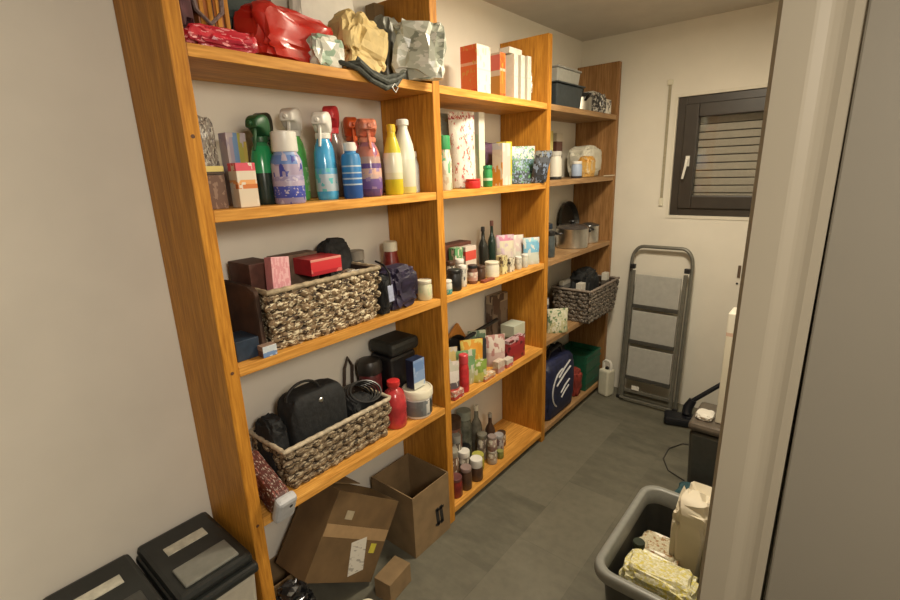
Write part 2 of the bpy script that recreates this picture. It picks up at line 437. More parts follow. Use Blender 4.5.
# pull strap of the shutter
st = thing('shutter_strap', 'narrow grey-beige pull strap hanging on the end wall left of the window', 'strap', (.298, YE, 0))
obj('strap', B1((0, -.006, 1.735), (.017, .003, .70)), mat('strap_fabric', (.34, .30, .21), .85, var=.12, scale=90), st)
obj('strap_guide', B1((0, -.008, 2.092), (.030, .016, .030)), CREAM, st, bev=.003)
obj('winder_cover', B1((0, -.006, 1.375), (.026, .011, .05)), CREAM, st, bev=.003)

# ------------------------------------------------------------------ the shelving
sh_ = thing('shelving_unit', 'tall pine shelving unit of three bays filling the left wall', 'shelving', (0, 0, 0))
SD = .285; XC = -SD/2
def upright(y0, m=None, h=2.25):
    bm = bmesh.new(); box(bm, (XC, y0-.02, h/2), (SD, .040, h))
    return obj('upright', bm, m or WOOD_V, sh_, bev=.003)
ups = [0.0, .908, 1.786, 2.717]
for u in ups: upright(u, SHADED_V if u == ups[-1] else None)
def shelf(y0, y1, top, t=.030):
    return obj('shelf', B1((XC, (y0+y1)/2, top-t/2), (SD-.003, y1-y0, t)), SHADED_H if y0 > 1.75 else WOOD_H, sh_, bev=.002)
ZA, ZB, ZCc, ZD, ZE = 1.93, 1.54, 1.11, .612, .070
for z in (ZA, ZB, ZCc, ZD): shelf(.0005, .8675, z)
for z in (ZA, ZB, ZCc, ZD, ZE): shelf(.9085, 1.7455, z)
for z in (ZA, 1.548, 1.113, .64, .072): shelf(1.7865, 2.6765, z)
for y0, y1 in ((.9085, 1.7455), (1.7865, 2.6765)):
    obj('plinth', B1((-.05, (y0+y1)/2, .0195), (.02, y1-y0, .039)), mat('plinth_dark', (.05, .025, .012), .7), sh_)
# a knot plug and a screw head on the near upright
bm = bmesh.new()
for zz in (1.72, 1.10, .60): lathe(bm, [(.005, 0), (.005, .001)], 12, at=(-.0002, -.02, zz), M=Matrix.Rotation(PI/2, 4, 'Y'))
obj('screw_cap', bm, mat('knot', (.10, .04, .015), .6), sh_)
EPS = .0006
A, Bz, Cz, Dz, Ez = ZA+EPS, ZB+EPS, ZCc+EPS, ZD+EPS, ZE+EPS

# ------------------------------------------------------------------ bay 1, top shelf
G = 'bags piled on the top shelf'
CRATE = bands('crate_slat_wood', [(0, (.32, .10, .03)), (.12, (.16, .05, .02)), (.2, (.38, .13, .035)), (.45, (.08, .03, .02)), (.52, (.42, .15, .04)), (.8, (.14, .05, .02)), (.86, (.36, .12, .03))], axis='Y')
t = thing('slatted_box', 'brown wooden slatted box at the left end of the top shelf', 'box', (-.15, .105, A))
obj('box_body', B1((0, .02, .17), (.11, .08, .335)), CRATE, t, bev=.003)
bm = bmesh.new()
for k in range(4): box(bm, (.058, -.012+k*.022, .17), (.006, .011, .33))
obj('slat', bm, WOOD_V, t, bev=.001)
bm = bmesh.new(); tube(bm, [(.02, -.045, .30), (.045, -.035, .20), (.06, -.025, .10), (.075, 0, .07), (.08, .03, .10), (.075, .045, .3)], .006, 6)
obj('carry_cord', bm, mat('grey_cord', (.16, .11, .10), .8, var=.4, scale=120), t, True)
bag('crumpled_bag', 'dark maroon crumpled bag in the far left corner of the top shelf', (-.165, .045, A), .055, .20, .28, mat('maroon_cloth', (.07, .02, .025), .7, var=.5, scale=30), seed=3, amp=.2, group=G)
SHRED = mat('red_shiny_bag', (.46, .022, .014), .3, var=.14, scale=9, coat=.15)
bag('plastic_bag', 'small crimson and pink crinkled plastic bag lying under the slatted box', (-.047, .108, A), .19, .075, .055, bands('pink_print', [(0, (.35, .02, .04)), (.45, (.55, .03, .05))], [(.75, .28, .30)], scale=4, rough=.25, thr=.6), seed=5, amp=.28, group=G, folds=4)
bag('plastic_bag', 'large glossy red bag slumped on the top shelf', (-.12, .345, A), .29, .17, .150, SHRED, seed=8, amp=.2, group=G, folds=2.2, tilt=Matrix.Rotation(-.10, 4, 'X'))
bag('cloth_bag', 'dark grey-green bag lying behind and over the red bag', (-.225, .262, A+.10), .22, .09, .17, mat('dark_green_cloth', (.035, .05, .045), .75, var=.3, scale=30, bump=.2), seed=9, amp=.14, group=G)
bag('paper_sack', 'pale off-white sack standing against the wall behind the beige bag', (-.235, .59, A), .26, .07, .34, PAPER, seed=12, amp=.08, group=G)
bag('paper_bag', 'crumpled yellow-beige paper bag in the middle of the top shelf', (-.10, .59, A), .20, .15, .18, mat('beige_paper', (.60, .46, .20), .7, var=.22, scale=18), seed=14, amp=.30, group=G, smooth=False, folds=2.2, tilt=Matrix.Rotation(-.25, 4, 'X'))
bag('plastic_bag', 'white and green crumpled bag corner beside the red bag', (-.035, .425, A), .12, .06, .095, bands('white_green', [(0, (.62, .62, .54))], [(.30, .42, .32), (.50, .52, .46)], scale=2, thr=.6, rough=.3), seed=16, amp=.35, group=G, smooth=False, sub=3)
SILV = mat('silver_foil', (.46, .47, .41), .3, .35, var=.35, scale=9)
bag('foil_bag', 'shiny silver-white foil bag crumpled at the right end of the first bay top shelf', (.004, .795, A), .20, .11, .20, bands('foil_print', [(0, (.46, .48, .41))], [(.26, .28, .23), (.66, .66, .60)], scale=1.6, thr=.55, rough=.28, stretch=(1, .8, 1.6)), seed=22, amp=.42, group=G, smooth=False, folds=1.8, sub=3, rz=-.9)
bag('foil_bag', 'dull grey-green foil bag folded behind the silver bag', (-.14, .790, A), .12, .10, .24, mat('greygreen_foil', (.17, .17, .14), .4, .2, var=.3, scale=9), seed=25, amp=.28, group=G, smooth=False, folds=2., sub=3)
t = thing('shoulder_strap', 'dark shoulder strap with buckle hanging over the top shelf edge', 'strap', (0, 0, 0))
bm = bmesh.new()
SM = mat('strap_dark', (.045, .05, .04), .7, var=.6, scale=70)
for j_, (dx_, dz_) in enumerate(((0, 0), (.006, .016), (-.004, .028))):
    pts = [(-.030+dx_, .44+.03*j_, 1.946), (-.008+dx_, .46+.03*j_, 1.948), (.010+dx_, .51, 1.935+dz_), (.013+dx_, .56, 1.905+dz_), (.012+dx_, .62, 1.890+dz_), (.012+dx_, .67, 1.905+dz_), (.004+dx_, .71, 1.94), (-.02+dx_, .73, 1.945)]
    tube(bm, pts, [.006, .008, .009, .008, .010, .008, .007, .006], 8)
obj('strap', bm, SM, t, True)
bm = bmesh.new(); tube(bm, [(.02, .640, 1.892), (.026, .650, 1.876), (.026, .662, 1.892), (.02, .652, 1.904)], .0028, 6, True); obj('buckle', bm, mat('dull_buckle', (.20, .19, .17), .45, .6), t, True)
tag(obj('cardboard_box', B1((0, 0, .15), (.05, .05, .30)), CARD, bev=.002), 'slim brown cardboard box standing by the wall against the second upright', 'box', (-.245, .835, A))

# ------------------------------------------------------------------ bay 2, top shelf
G = 'cartons on the second bay top shelf'
ORANGE = bands('orange_print', [(0, (.62, .09, .02)), (.12, (.70, .16, .03)), (.60, (.72, .42, .30)), (.66, (.66, .10, .02)), (.9, (.72, .13, .03))], [(.62, .30, .05)], scale=3, thr=.6)
WSIDE = bands('white_side', [(0, (.66, .62, .54)), (.5, (.58, .54, .46)), (.53, (.68, .64, .56))], [(.55, .48, .40)], scale=7, thr=.62)
carton('carton', 'orange-red carton with a white side on the second bay top shelf', (-.10, 1.275, A), (.09, .10, .200), WSIDE, ORANGE, ORANGE, group=G)
carton('carton', 'small red and ochre carton between the orange carton and the white cartons', (-.09, 1.430, A), (.06, .045, .195), ORANGE, bands('ochre', [(0, (.60, .10, .06)), (.08, (.50, .26, .05)), (.5, (.62, .55, .42)), (.62, (.66, .16, .12)), (.95, (.6, .5, .4))]), group=G)
for k, (y, lab) in enumerate(((1.505, 'white upright carton nearest the red and ochre carton'), (1.565, 'middle one of the three white upright cartons, a small box lying across it'), (1.625, 'white upright carton farthest from the red and ochre carton'))):
    carton('carton', lab, (-.085, y, A), (.10, .034, .195+.004*k), WSIDE, mat('white_card', (.66, .62, .52), .7, var=.06), group=G)
carton('carton', 'small white box lying across the tops of the white cartons', (-.085, 1.533, A+.2012), (.06, .11, .026), mat('white_card2', (.62, .58, .50), .7), group=G)
bag('clear_bag', 'crinkled silvery clear bag at the right end of the second bay top shelf', (-.15, 1.695, A), .085, .16, .20, bands('clear_print', [(0, (.45, .40, .33))], [(.65, .62, .56), (.25, .2, .16)], scale=5, thr=.55, rough=.25), seed=31, amp=.3, smooth=False)

# ------------------------------------------------------------------ bay 3, top shelf
G3 = 1.93+EPS
DT = mat('dark_blue_tub', (.035, .045, .05), .45, var=.2)
t = thing('storage_tub', 'dark blue-grey storage tub on the top shelf behind the third upright', 'tub', (-.13, 2.075, G3))
bm = bmesh.new(); box(bm, (0, 0, .060), (.19, .32, .12), taper=.9); obj('tub_body', bm, DT, t, bev=.008)
bm = bmesh.new(); box(bm, (0, 0, .124), (.21, .34, .008)); obj('rim', bm, DT, t, bev=.003)
t = thing('clear_container', 'clear plastic container stacked on the dark storage tub', 'container', (-.13, 2.075, G3+.1285))
cm = mat('frosted_plastic', (.50, .50, .45), .25, var=.05, trans=.35)
bm = bmesh.new(); box(bm, (0, 0, .035), (.17, .28, .07), taper=.92); obj('container_body', bm, cm, t, bev=.006)
obj('lid', B1((0, 0, .075), (.18, .29, .010)), mat('grey_lid', (.26, .26, .24), .5), t, bev=.003)
def pan(name, label, loc, R, H, m, hm, rz=0, M=None, cat='pan', hl=.16, group=None):
    t = thing(name, label, cat, loc, rz, group)
    bm = bmesh.new(); pr = [(R*.86, 0), (R*.93, .004), (R, H), (R*1.03, H+.002), (R*.97, H+.001), (R*.89, .008), (.002, .007)]
    lathe(bm, pr, 28); 
    o1 = obj('pan_bowl', bm, m, t, True)
    bm = bmesh.new(); tube(bm, [(R, 0, H*.8), (R+hl*.4, 0, H*.95), (R+hl, 0, H*1.1)], [.008, .010, .009], 8)
    o2 = obj('handle', bm, hm, t, True)
    if M:
        for o_ in (o1, o2): o_.data.transform(M)
        zmin = min(v.co.z for o_ in (o1, o2) for v in o_.data.vertices)
        for o_ in (o1, o2): o_.data.transform(Matrix.Translation((0, 0, -zmin)))
    return t
pan('saucepan', 'silver saucepan on the top shelf beside the dark storage tub', (-.135, 2.375, G3), .090, .085, STEEL, BLACK, rz=-.6, hl=.05)
pan('saucepan', 'small black-lined pan nested in the silver saucepan', (-.135, 2.375, G3+.0095), .070, .10, BLACK, BLACK, rz=-.9, hl=.05)
for k, (x, y, z, s, lab) in enumerate(((-.05, 2.575, 0, (.07, .075, .085), 'small white pack at the front right end of the third bay top shelf'),
                                  (-.14, 2.60, 0, (.07, .085, .12), 'white pack standing behind the small white pack by the fourth upright'),
                                  (-.14, 2.585, .1206, (.07, .11, .022), 'flat white pack on top of the taller white pack'))):
    carton('carton', lab, (x, y, G3+z), s, bands('white_black', [(0, (.66, .63, .56)), (.7, (.55, .52, .45))], [(.08, .07, .06)], scale=5, thr=.62), group='white packs on the third bay top shelf', cat='pack')

bag('foil_bag', 'crumpled black and silver bag between the saucepans and the white packs', (-.06, 2.500, G3), .09, .10, .12, bands('blacksilver', [(0, (.06, .055, .05))], [(.45, .42, .36)], scale=4, thr=.55, rough=.3), seed=37, amp=.3, smooth=False)

# ------------------------------------------------------------------ bay 1, second shelf : cleaning bottles
b_ = Bz
bag('snack_bag', 'grey and black patterned bag standing in the back left corner of the bottle shelf', (-.200, .082, b_), .08, .09, .26, bands('grey_pattern', [(0, (.20, .17, .14))], [(.05, .035, .03), (.42, .40, .34)], scale=7, thr=.55), seed=41, amp=.16, smooth=False)
carton('carton', 'small dark brown box at the left end of the bottle shelf', (-.075, .042, b_), (.05, .050, .088), bands('brown_blur', [(0, (.12, .065, .045))], [(.22, .14, .10)], scale=3), group='cartons on the bottle shelf')
carton('carton', 'flat box with a yellow top lying on the small dark brown box', (-.075, .042, b_+.0892), (.05, .052, .022), bands('yb', [(0, (.05, .03, .02)), (.35, (.55, .46, .16))]), group='cartons on the bottle shelf')
carton('carton', 'lilac, blue and yellow carton standing behind the pink-topped carton', (-.170, .165, b_), (.045, .060, .205), bands('lilac_yellow', [(0, (.42, .36, .46)), (.30, (.20, .34, .58)), (.55, (.48, .44, .10)), (.8, (.55, .42, .10))], [(.55, .48, .5)], axis='Y', scale=2.6, thr=.6), group='cartons on the bottle shelf')
carton('carton', 'cream carton with orange band and pink top near the left end of the bottle shelf', (-.052, .118, b_), (.045, .056, .118), bands('pink_orange', [(0, (.62, .54, .42)), (.42, (.55, .17, .04)), (.52, (.70, .34, .12)), (.62, (.66, .58, .46)), (.82, (.62, .08, .12))], [(.66, .6, .5)], scale=4, thr=.62), group='cartons on the bottle shelf')
GREEN = mat('green_bottle', (.015, .22, .075), .2, var=.2, coat=.4)
t = spray('dark green spray bottle with a dark green head', (-.105, .215, b_), .037, .250, bands('dkgreen_body', [(0, (.012, .025, .02)), (.50, (.02, .28, .10)), (.92, (.03, .2, .08))], rough=.2), mat('dark_green_head', (.02, .09, .035), .4), rz=-1.1)
spray('nearly black spray bottle behind the bottle with the large white cap', (-.225, .300, b_), .036, .272, mat('black_bottle', (.02, .03, .02), .25), mat('black_head', (.025, .03, .02), .4), rz=-1.1)
LILAC = bands('lilac_label', [(0, (.30, .25, .38)), (.2, (.36, .32, .48)), (.55, (.34, .28, .40)), (.75, (.12, .22, .50)), (.92, (.24, .34, .58))], [(.50, .44, .55), (.05, .06, .32)], scale=3., thr=.6)
bottle('softener_bottle', 'lilac and blue bottle with a large white cap at the shelf edge', (-.050, .257, b_), .045, .205, LILAC, WHITE, capH=.27, capR=.80, sh=.80, cat='bottle', group='bottles on the cleaning shelf', lab=bands('lilac_wrap', [(0, (.05, .07, .38)), (.55, (.40, .34, .46)), (.8, (.30, .26, .42))], [(.5, .45, .55)], scale=4, thr=.6))
spray('bright green spray bottle with a white head', (-.180, .375, b_), .042, .287, mat('lime_bottle', (.12, .52, .13), .2, var=.3, scale=18, coat=.3), WHITE, rz=-.95, labelmat=bands('lime_label', [(0, (.16, .55, .16))], [(.45, .68, .42)], scale=4, thr=.52))
spray('light blue spray bottle with a white head', (-.090, .425, b_), .040, .270, mat('sky_bottle', (.06, .34, .62), .18, var=.3, scale=18, coat=.3), WHITE, rz=-.95, labelmat=bands('sky_label', [(0, (.40, .50, .58)), (.75, (.10, .36, .62))], [(.10, .45, .50)], scale=4, thr=.58))
spray('spray bottle with a red head and smoky grey body', (-.215, .560, b_), .038, .310, mat('smoke_bottle', (.22, .17, .15), .2), mat('red_head', (.62, .05, .06), .35), rz=-.9)
BLUEB = bands('blue_stripes', [(0, (.015, .08, .30)), (.28, (.40, .50, .60)), (.31, (.02, .14, .42)), (.40, (.40, .5, .6)), (.43, (.02, .14, .42)), (.52, (.4, .5, .6)), (.55, (.03, .20, .48)), (.66, (.40, .5, .6)), (.69, (.04, .22, .48))])
bottle('cleaner_bottle', 'dark blue bottle with white stripes and white cap', (-.040, .490, b_), .032, .178, BLUEB, WHITE, capH=.14, capR=.62, sh=.82, group='bottles on the cleaning shelf')
spray('spray bottle with an orange-red head and wine red body, next to the wall', (-.225, .655, b_), .035, .280, mat('wine_bottle', (.22, .03, .03), .2, var=.3), mat('orange_head', (.66, .12, .03), .35), rz=-.4)
PURP = bands('purple_body', [(0, (.10, .055, .15)), (.30, (.13, .07, .22)), (.60, (.45, .30, .26)), (.72, (.55, .20, .15)), (.9, (.40, .16, .20))], [(.30, .12, .22)], scale=3, thr=.62, rough=.2)
spray('purple spray bottle with a pinkish label and orange head', (-.075, .598, b_), .048, .258, PURP, mat('pinkorange_head', (.60, .20, .12), .4, var=.4, scale=60), rz=-.5, labelmat=bands('purple_label', [(0, (.14, .08, .26)), (.5, (.50, .34, .30)), (.7, (.6, .36, .28))], [(.30, .20, .36)], scale=4, thr=.6))
spray('crimson spray bottle with a red and white head by the wall', (-.225, .745, b_), .034, .270, mat('crimson_b', (.38, .03, .07), .2), mat('rw_head', (.55, .22, .16), .4, var=.6, scale=50), rz=-.4)
bottle('cleaner_bottle', 'slim navy blue bottle squeezed between the purple and yellow bottles', (-.160, .668, b_), .024, .175, mat('navy_b', (.03, .07, .20), .3), mat('navy_cap', (.03, .05, .12), .4), group='bottles on the cleaning shelf')
YEL = bands('yellow_body', [(0, (.60, .48, .02)), (.25, (.66, .62, .40)), (.35, (.70, .68, .52)), (.66, (.62, .52, .05)), (.9, (.62, .47, .03))], rough=.25)
bottle('cleaner_bottle', 'slim white and yellow bottle with a yellow cap', (-.050, .690, b_), .034, .243, YEL, mat('yellow_cap', (.60, .42, .02), .35), style='slim', capH=.09, capR=.48, group='bottles on the cleaning shelf')
bottle('cleaner_bottle', 'white bottle with a long neck and flat white cap', (-.070, .770, b_), .041, .266, bands('white_body', [(0, (.58, .56, .20)), (.10, (.64, .63, .52)), (.5, (.68, .67, .58))], [(.55, .60, .50)], scale=3, thr=.62, rough=.3), WHITE, style='slim', capH=.07, capR=.55, group='bottles on the cleaning shelf')
bottle('cleaner_bottle', 'small pale blue-white bottle in the corner by the second upright', (-.095, .842, b_), .023, .155, mat('pale_blue_b', (.55, .60, .64), .4, var=.08), WHITE, capH=.12, capR=.7, group='bottles on the cleaning shelf')

# ------------------------------------------------------------------ bay 2, second shelf
G = 'packs on the second bay pantry shelf'
bottle('cleaner_bottle', 'white and green bottle with a green cap just behind the second upright', (-.055, .985, b_), .031, .215, bands('wg_body', [(0, (.60, .58, .46)), (.4, (.66, .66, .56))], [(.12, .38, .20), (.5, .42, .30)], scale=3.4, thr=.6), mat('green_cap', (.04, .30, .10), .35), capH=.24, capR=.85, sh=.74)
bag('clear_bag', 'dull grey-green clear bag against the wall behind the white sack', (-.235, 1.18, b_), .22, .08, .33, mat('greygreen_clear', (.20, .22, .18), .3, var=.25, scale=9), seed=51, amp=.16, smooth=False)
pouch('tall white sack with red print and dark red top on the second bay shelf', (-.12, 1.195, b_), .120, .325, .075, bands('white_red_print', [(0, (.66, .64, .56)), (.45, (.62, .58, .50)), (.90, (.32, .05, .05)), (.95, (.5, .46, .38))], [(.45, .12, .10), (.70, .68, .6), (.62, .6, .52)], scale=4.2, thr=.56), name='food_sack', cat='sack', seed=4, seal=mat('brown_seal', (.3, .1, .08), .6), tilt=-.05)
carton('carton', 'tall narrow cream carton beside the white sack', (-.13, 1.322, b_), (.05, .045, .330), bands('cream_tall', [(0, (.62, .62, .42)), (.5, (.66, .64, .54))], [(.45, .55, .35)], scale=3, thr=.64), group=G)
t = jar('small red plastic tub at the shelf edge in front of the white sack', (-.036, 1.152, b_), .034, .040, RED, RED, name='plastic_tub', cat='tub', group=None)
jar('small green tin in front of the cream carton', (-.05, 1.285, b_), .022, .095, bands('green_tin', [(0, (.02, .20, .05)), (.35, (.45, .55, .4)), (.5, (.02, .24, .06))]), GREEN, name='tin', cat='tin', group=None)
carton('carton', 'white and orange packet with an orange spine on the second bay shelf', (-.08, 1.445, b_), (.06, .070, .195), bands('orange_white', [(0, (.58, .25, .03)), (.45, (.60, .50, .42)), (.7, (.62, .46, .40))], [(.66, .60, .52)], axis='X', scale=3, thr=.58), bands('ow2', [(0, (.60, .26, .04)), (.55, (.62, .50, .42)), (.85, (.5, .48, .5))], [(.66, .56, .46)], scale=3.2, thr=.6), group=G)
carton('carton', 'bright yellow packet standing between the orange and the leafy packets', (-.11, 1.515, b_), (.06, .050, .205), bands('yellow_pk', [(0, (.62, .50, .03)), (.6, (.60, .54, .10)), (.8, (.62, .52, .04))], [(.62, .58, .3)], scale=3, thr=.64), group=G)
pouch('dark green and blue pouch with a white top near the third upright', (-.085, 1.635, b_), .150, .185, .070, bands('leafy', [(0, (.04, .06, .07)), (.35, (.06, .13, .10)), (.66, (.60, .60, .50))], [(.10, .28, .10), (.20, .28, .42)], scale=4.5, thr=.55), seed=7, group='pouches in the second bay')
bag('purple_bag', 'purple-brown bag lying at the back behind the yellow packet', (-.235, 1.58, b_), .26, .07, .215, mat('purple_foil', (.14, .08, .13), .35, var=.35, scale=12), seed=55, amp=.14)
pouch('dark blue and grey pouch leaning out past the third upright', (-.018, 1.690, b_), .09, .165, .040, bands('bluegrey', [(0, (.04, .045, .06)), (.5, (.09, .10, .12)), (.8, (.2, .2, .18))], [(.20, .26, .38), (.03, .03, .03)], scale=5, thr=.56), seed=9, tilt=.42, group='pouches in the second bay')

# ------------------------------------------------------------------ bay 3, second shelf
b3 = 1.548+EPS
carton('carton', 'pale yellow carton at the back of the third bay second shelf', (-.23, 2.17, b3), (.05, .07, .28), bands('pale_y', [(0, (.55, .50, .12)), (.5, (.62, .56, .2))]), group='cartons at the back of the third bay')
carton('carton', 'dark brown and white carton beside the pale yellow carton', (-.23, 2.29, b3), (.05, .08, .27), bands('brownw', [(0, (.10, .04, .03)), (.82, (.55, .50, .40))]), group='cartons at the back of the third bay')
jar('white jar with a black foot near the third upright on the third bay second shelf', (-.09, 2.02, b3), .036, .155, bands('wjar', [(0, (.03, .03, .03)), (.12, (.62, .6, .52))]), mat('grey_cap2', (.45, .44, .40), .5), group='jars on the third bay second shelf')
jar('small white jar with a pale blue label', (-.05, 2.215, b3), .032, .098, bands('bjar', [(0, (.03, .03, .04)), (.15, (.32, .40, .55))]), WHITE, group='jars on the third bay second shelf')
jar('white jar with grey lid standing between the black-footed jar and the blue-labelled jar', (-.15, 2.15, b3), .032, .13, mat('wj2', (.55, .52, .45), .4), BLACK, group='jars on the third bay second shelf')
bag('bread_bag', 'orange-yellow bag lying in front of the white bag near the fourth upright', (-.07, 2.40, b3), .12, .09, .13, bands('breadbag', [(0, (.60, .36, .10)), (.7, (.55, .28, .05))], [(.62, .48, .28)], scale=3, thr=.6), seed=61, amp=.12)
bag('white_bag', 'rounded white plastic bag at the right end of the third bay second shelf', (-.15, 2.545, b3), .24, .18, .20, mat('white_bagm', (.62, .60, .50), .5, var=.08, scale=12), seed=63, amp=.14)
bm = bmesh.new(); tube(bm, [(.004, 2.50, b3+.004), (.010, 2.56, b3+.004), (.012, 2.64, b3+.003), (.010, 2.665, b3+.003)], .0028, 6)
tag(obj('cable', bm, CREAM, None, True), 'thin pale cord lying along the front edge under the white bag', 'cord')

# ------------------------------------------------------------------ bay 1, third shelf : big basket
c_ = Cz
WEAVE = bands('weave_cream_brown', [(0, (.19, .125, .065))], [(.04, .022, .012), (.62, .54, .37)], scale=9, thr=.555, rough=.7)
WEAVE2 = bands('weave_brown', [(0, (.17, .12, .07))], [(.035, .022, .012), (.40, .33, .22)], scale=9, thr=.555, rough=.7)
WEAVE3 = bands('weave_grey', [(0, (.13, .105, .085))], [(.035, .028, .024), (.26, .23, .19)], scale=9, thr=.55, rough=.7)
RIM = mat('weave_rim', (.34, .27, .17), .7, var=.4, scale=60)
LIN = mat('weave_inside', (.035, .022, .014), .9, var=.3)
wicker('cream and brown wicker basket full of boxes on the middle shelf of the first bay', (-.135, .340, c_), .44, .245, .190, WEAVE, RIM, LIN, seed=1)
zi = c_+.012
bag('cloth_bundle', 'added dark brown sheet standing in for the shaded left end of the upper wicker basket', (-.150, .101, c_), .020, .235, .205, mat('basket_end_shade', (.045, .022, .013), .85, var=.5, scale=14, bump=.2), seed=70, amp=.06, box_=.3)  # added sheet, its dark colour stands for shade on the unlit basket end
carton('carton', 'dark brown box standing up at the left end of the upper wicker basket', (-.175, .170, zi), (.13, .085, .245), mat('maroon_card', (.085, .03, .02), .6, var=.3), mat('maroon_card_b', (.07, .028, .02), .6, var=.3), group='boxes in the upper wicker basket')
o = carton('carton', 'pink patterned box leaning in the upper wicker basket', (-.060, .185, c_+.12), (.040, .060, .155), bands('pinkbox', [(0, (.62, .27, .30))], [(.70, .40, .42)], scale=8, thr=.55), mat('pink_side', (.60, .25, .28), .6), group='boxes in the upper wicker basket')
o.rotation_euler = (-.10, -.10, 0)
carton('carton', 'bright red box lying across the upper wicker basket', (-.145, .390, c_+.185), (.11, .125, .055), bands('redbox', [(0, (.40, .02, .03)), (.25, (.58, .03, .04)), (.85, (.62, .25, .2))], [(.62, .16, .14)], scale=3, thr=.66), mat('red_side', (.45, .02, .03), .4), group='boxes in the upper wicker basket')
carton('carton', 'dull brown box under and behind the bright red box', (-.220, .345, c_+.05), (.06, .16, .20), mat('dull_brown', (.14, .09, .06), .7, var=.3), group='boxes in the upper wicker basket')
bag('cloth_bundle', 'grey-teal bundle in the upper wicker basket in front of the red box', (-.085, .345, zi), .20, .10, .16, bands('tealgrey', [(0, (.06, .09, .09))], [(.25, .30, .30), (.03, .04, .04)], scale=4, thr=.55), seed=71, amp=.18)
bag('pouch_bag', 'black padded pouch standing up at the back of the upper wicker basket', (-.195, .500, zi), .13, .09, .275, BLACKC, seed=73, amp=.12, cat='pouch')
jar('dark grey cup at the right back end of the upper wicker basket', (-.195, .600, c_), .036, .225, mat('greycup', (.10, .095, .085), .4, var=.3), mat('greycup_lid', (.2, .18, .15), .4), name='travel_cup', cat='cup', group=None)
bag('cloth_bundle', 'pale crumpled wrap showing over the basket rim below the black pouch', (-.075, .48, zi), .12, .09, .175, bands('palewrap', [(0, (.26, .22, .16))], [(.45, .40, .3), (.08, .06, .04)], scale=5, thr=.55), seed=75, amp=.2)
carton('carton', 'small white and blue box at the shelf edge in front of the upper wicker basket', (-.018, .100, c_), (.03, .045, .034), bands('wb', [(0, (.16, .26, .46)), (.45, (.52, .58, .62))], [(.6, .64, .66)], scale=4, thr=.6), bands('wb2', [(0, (.12, .06, .04)), (.6, (.3, .2, .15))]), cat='box')
carton('carton', 'dark blue box in the left corner of the middle shelf beside the wicker basket', (-.085, .052, c_), (.10, .070, .060), mat('dkblue', (.015, .03, .055), .5, var=.3), cat='box')
NAVY = mat('navy_cloth', (.022, .016, .042), .55, var=.5, scale=26, bump=.3)
bag('drawstring_bag', 'dark navy shiny cloth bag lying right of the upper wicker basket', (-.075, .690, c_), .165, .13, .165, NAVY, seed=77, amp=.24, folds=2.6)
t = thing('luggage_tag', 'pale blue-white tag hanging on the dark strap beside the navy bag', 'tag', (0, 0, 0))
bm = bmesh.new(); box(bm, (.006, .585, c_+.085), (.004, .026, .062), rot=Matrix.Rotation(.08, 4, 'X')); obj('tag_card', bm, mat('tagblue', (.34, .38, .52), .4, var=.2, scale=60), t, bev=.002)
bm = bmesh.new(); tube(bm, [(-.075, .594, c_+.195), (-.03, .592, c_+.185), (.000, .589, c_+.16), (.006, .586, c_+.115)], .004, 6); obj('tag_cord', bm, BLACK, t, True)
bag('cloth_bundle', 'black fabric bundle between the wicker basket and the navy bag', (-.06, .588, c_), .055, .10, .150, BLACKC, seed=79, amp=.2)
bottle('sauce_bottle', 'dark red bottle with a cream cap behind the navy bag', (-.20, .790, c_), .036, .235, DRED, CREAM, capH=.16, capR=.80, sh=.7, lab=None)
jar('cream coloured tub at the right end of the first bay middle shelf', (-.052, .828, c_), .031, .082, bands('creamtub', [(0, (.60, .58, .40))], [(.50, .56, .36)], scale=5, thr=.6), CREAM, name='plastic_tub', cat='tub', group=None)

# ------------------------------------------------------------------ bay 1, fourth shelf
d_ = Dz
wicker('brown wicker basket holding a black handbag on the lowest shelf of the first bay', (-.145, .350, d_), .475, .225, .160, WEAVE2, mat('rim_light', (.46, .39, .28), .65, var=.3, scale=60), LIN, seed=2)
t = thing('handbag', 'black handbag with a loop handle sitting in the lower wicker basket', 'handbag', (-.135, .300, d_+.014))
bm = bmesh.new(); crumple(bm, .235, .12, .275, 81, .05, 4, .38, 2.); obj('bag_body', bm, BLACKC, t, True)
bm = bmesh.new(); tube(bm, arc((.02, -.045, .262), (0, .065, 0), (0, 0, .050), 0, PI, 14), .005, 8); obj('handle', bm, BLACK, t, True)
bm = bmesh.new(); lathe(bm, [(.008, 0), (.009, .002), (.006, .005)], 14, at=(.056, .0, .238), M=Matrix.Rotation(PI/2, 4, 'Y')); obj('clasp', bm, STEEL, t, True)
bag('cloth_bundle', 'black cloth heaped at the left back of the lower wicker basket', (-.165, .150, d_+.014), .075, .13, .215, BLACKC, seed=83, amp=.18)
bm = bmesh.new(); crumple(bm, .12, .09, .165, 85, .16)
t = thing('cable_bundle', 'coiled black cables at the right end of the lower wicker basket', 'cables', (-.125, .495, d_+.014))
obj('coil_core', bm, BLACKC, t, True)
bm = bmesh.new()
for k in range(5):
    tube(bm, arc((.0+.012*k-.02, .005*k, .155+.006*k), (.018, .056, 0), (-.03, 0, .034), 0, 2*PI, 22)[:-1], .0042, 6, True)
obj('cable', bm, mat('cable_black', (.02, .02, .02), .3), t, True)
t = thing('strap_loop', 'brown leather loop standing up behind the lower wicker basket', 'strap', (-.272, .575, d_))
bm = bmesh.new(); tube(bm, [(0, -.028, 0), (0, -.030, .15), (0, -.02, .23), (0, 0, .272), (0, .02, .23), (0, .012, .15), (0, .01, 0)], .0065, 8); obj('loop', bm, mat('brown_leather', (.055, .035, .025), .5), t, True)
t = thing('kitchen_machine', 'black kitchen machine at the back right of the lowest shelf of the first bay', 'kitchen machine', (-.20, .765, d_))
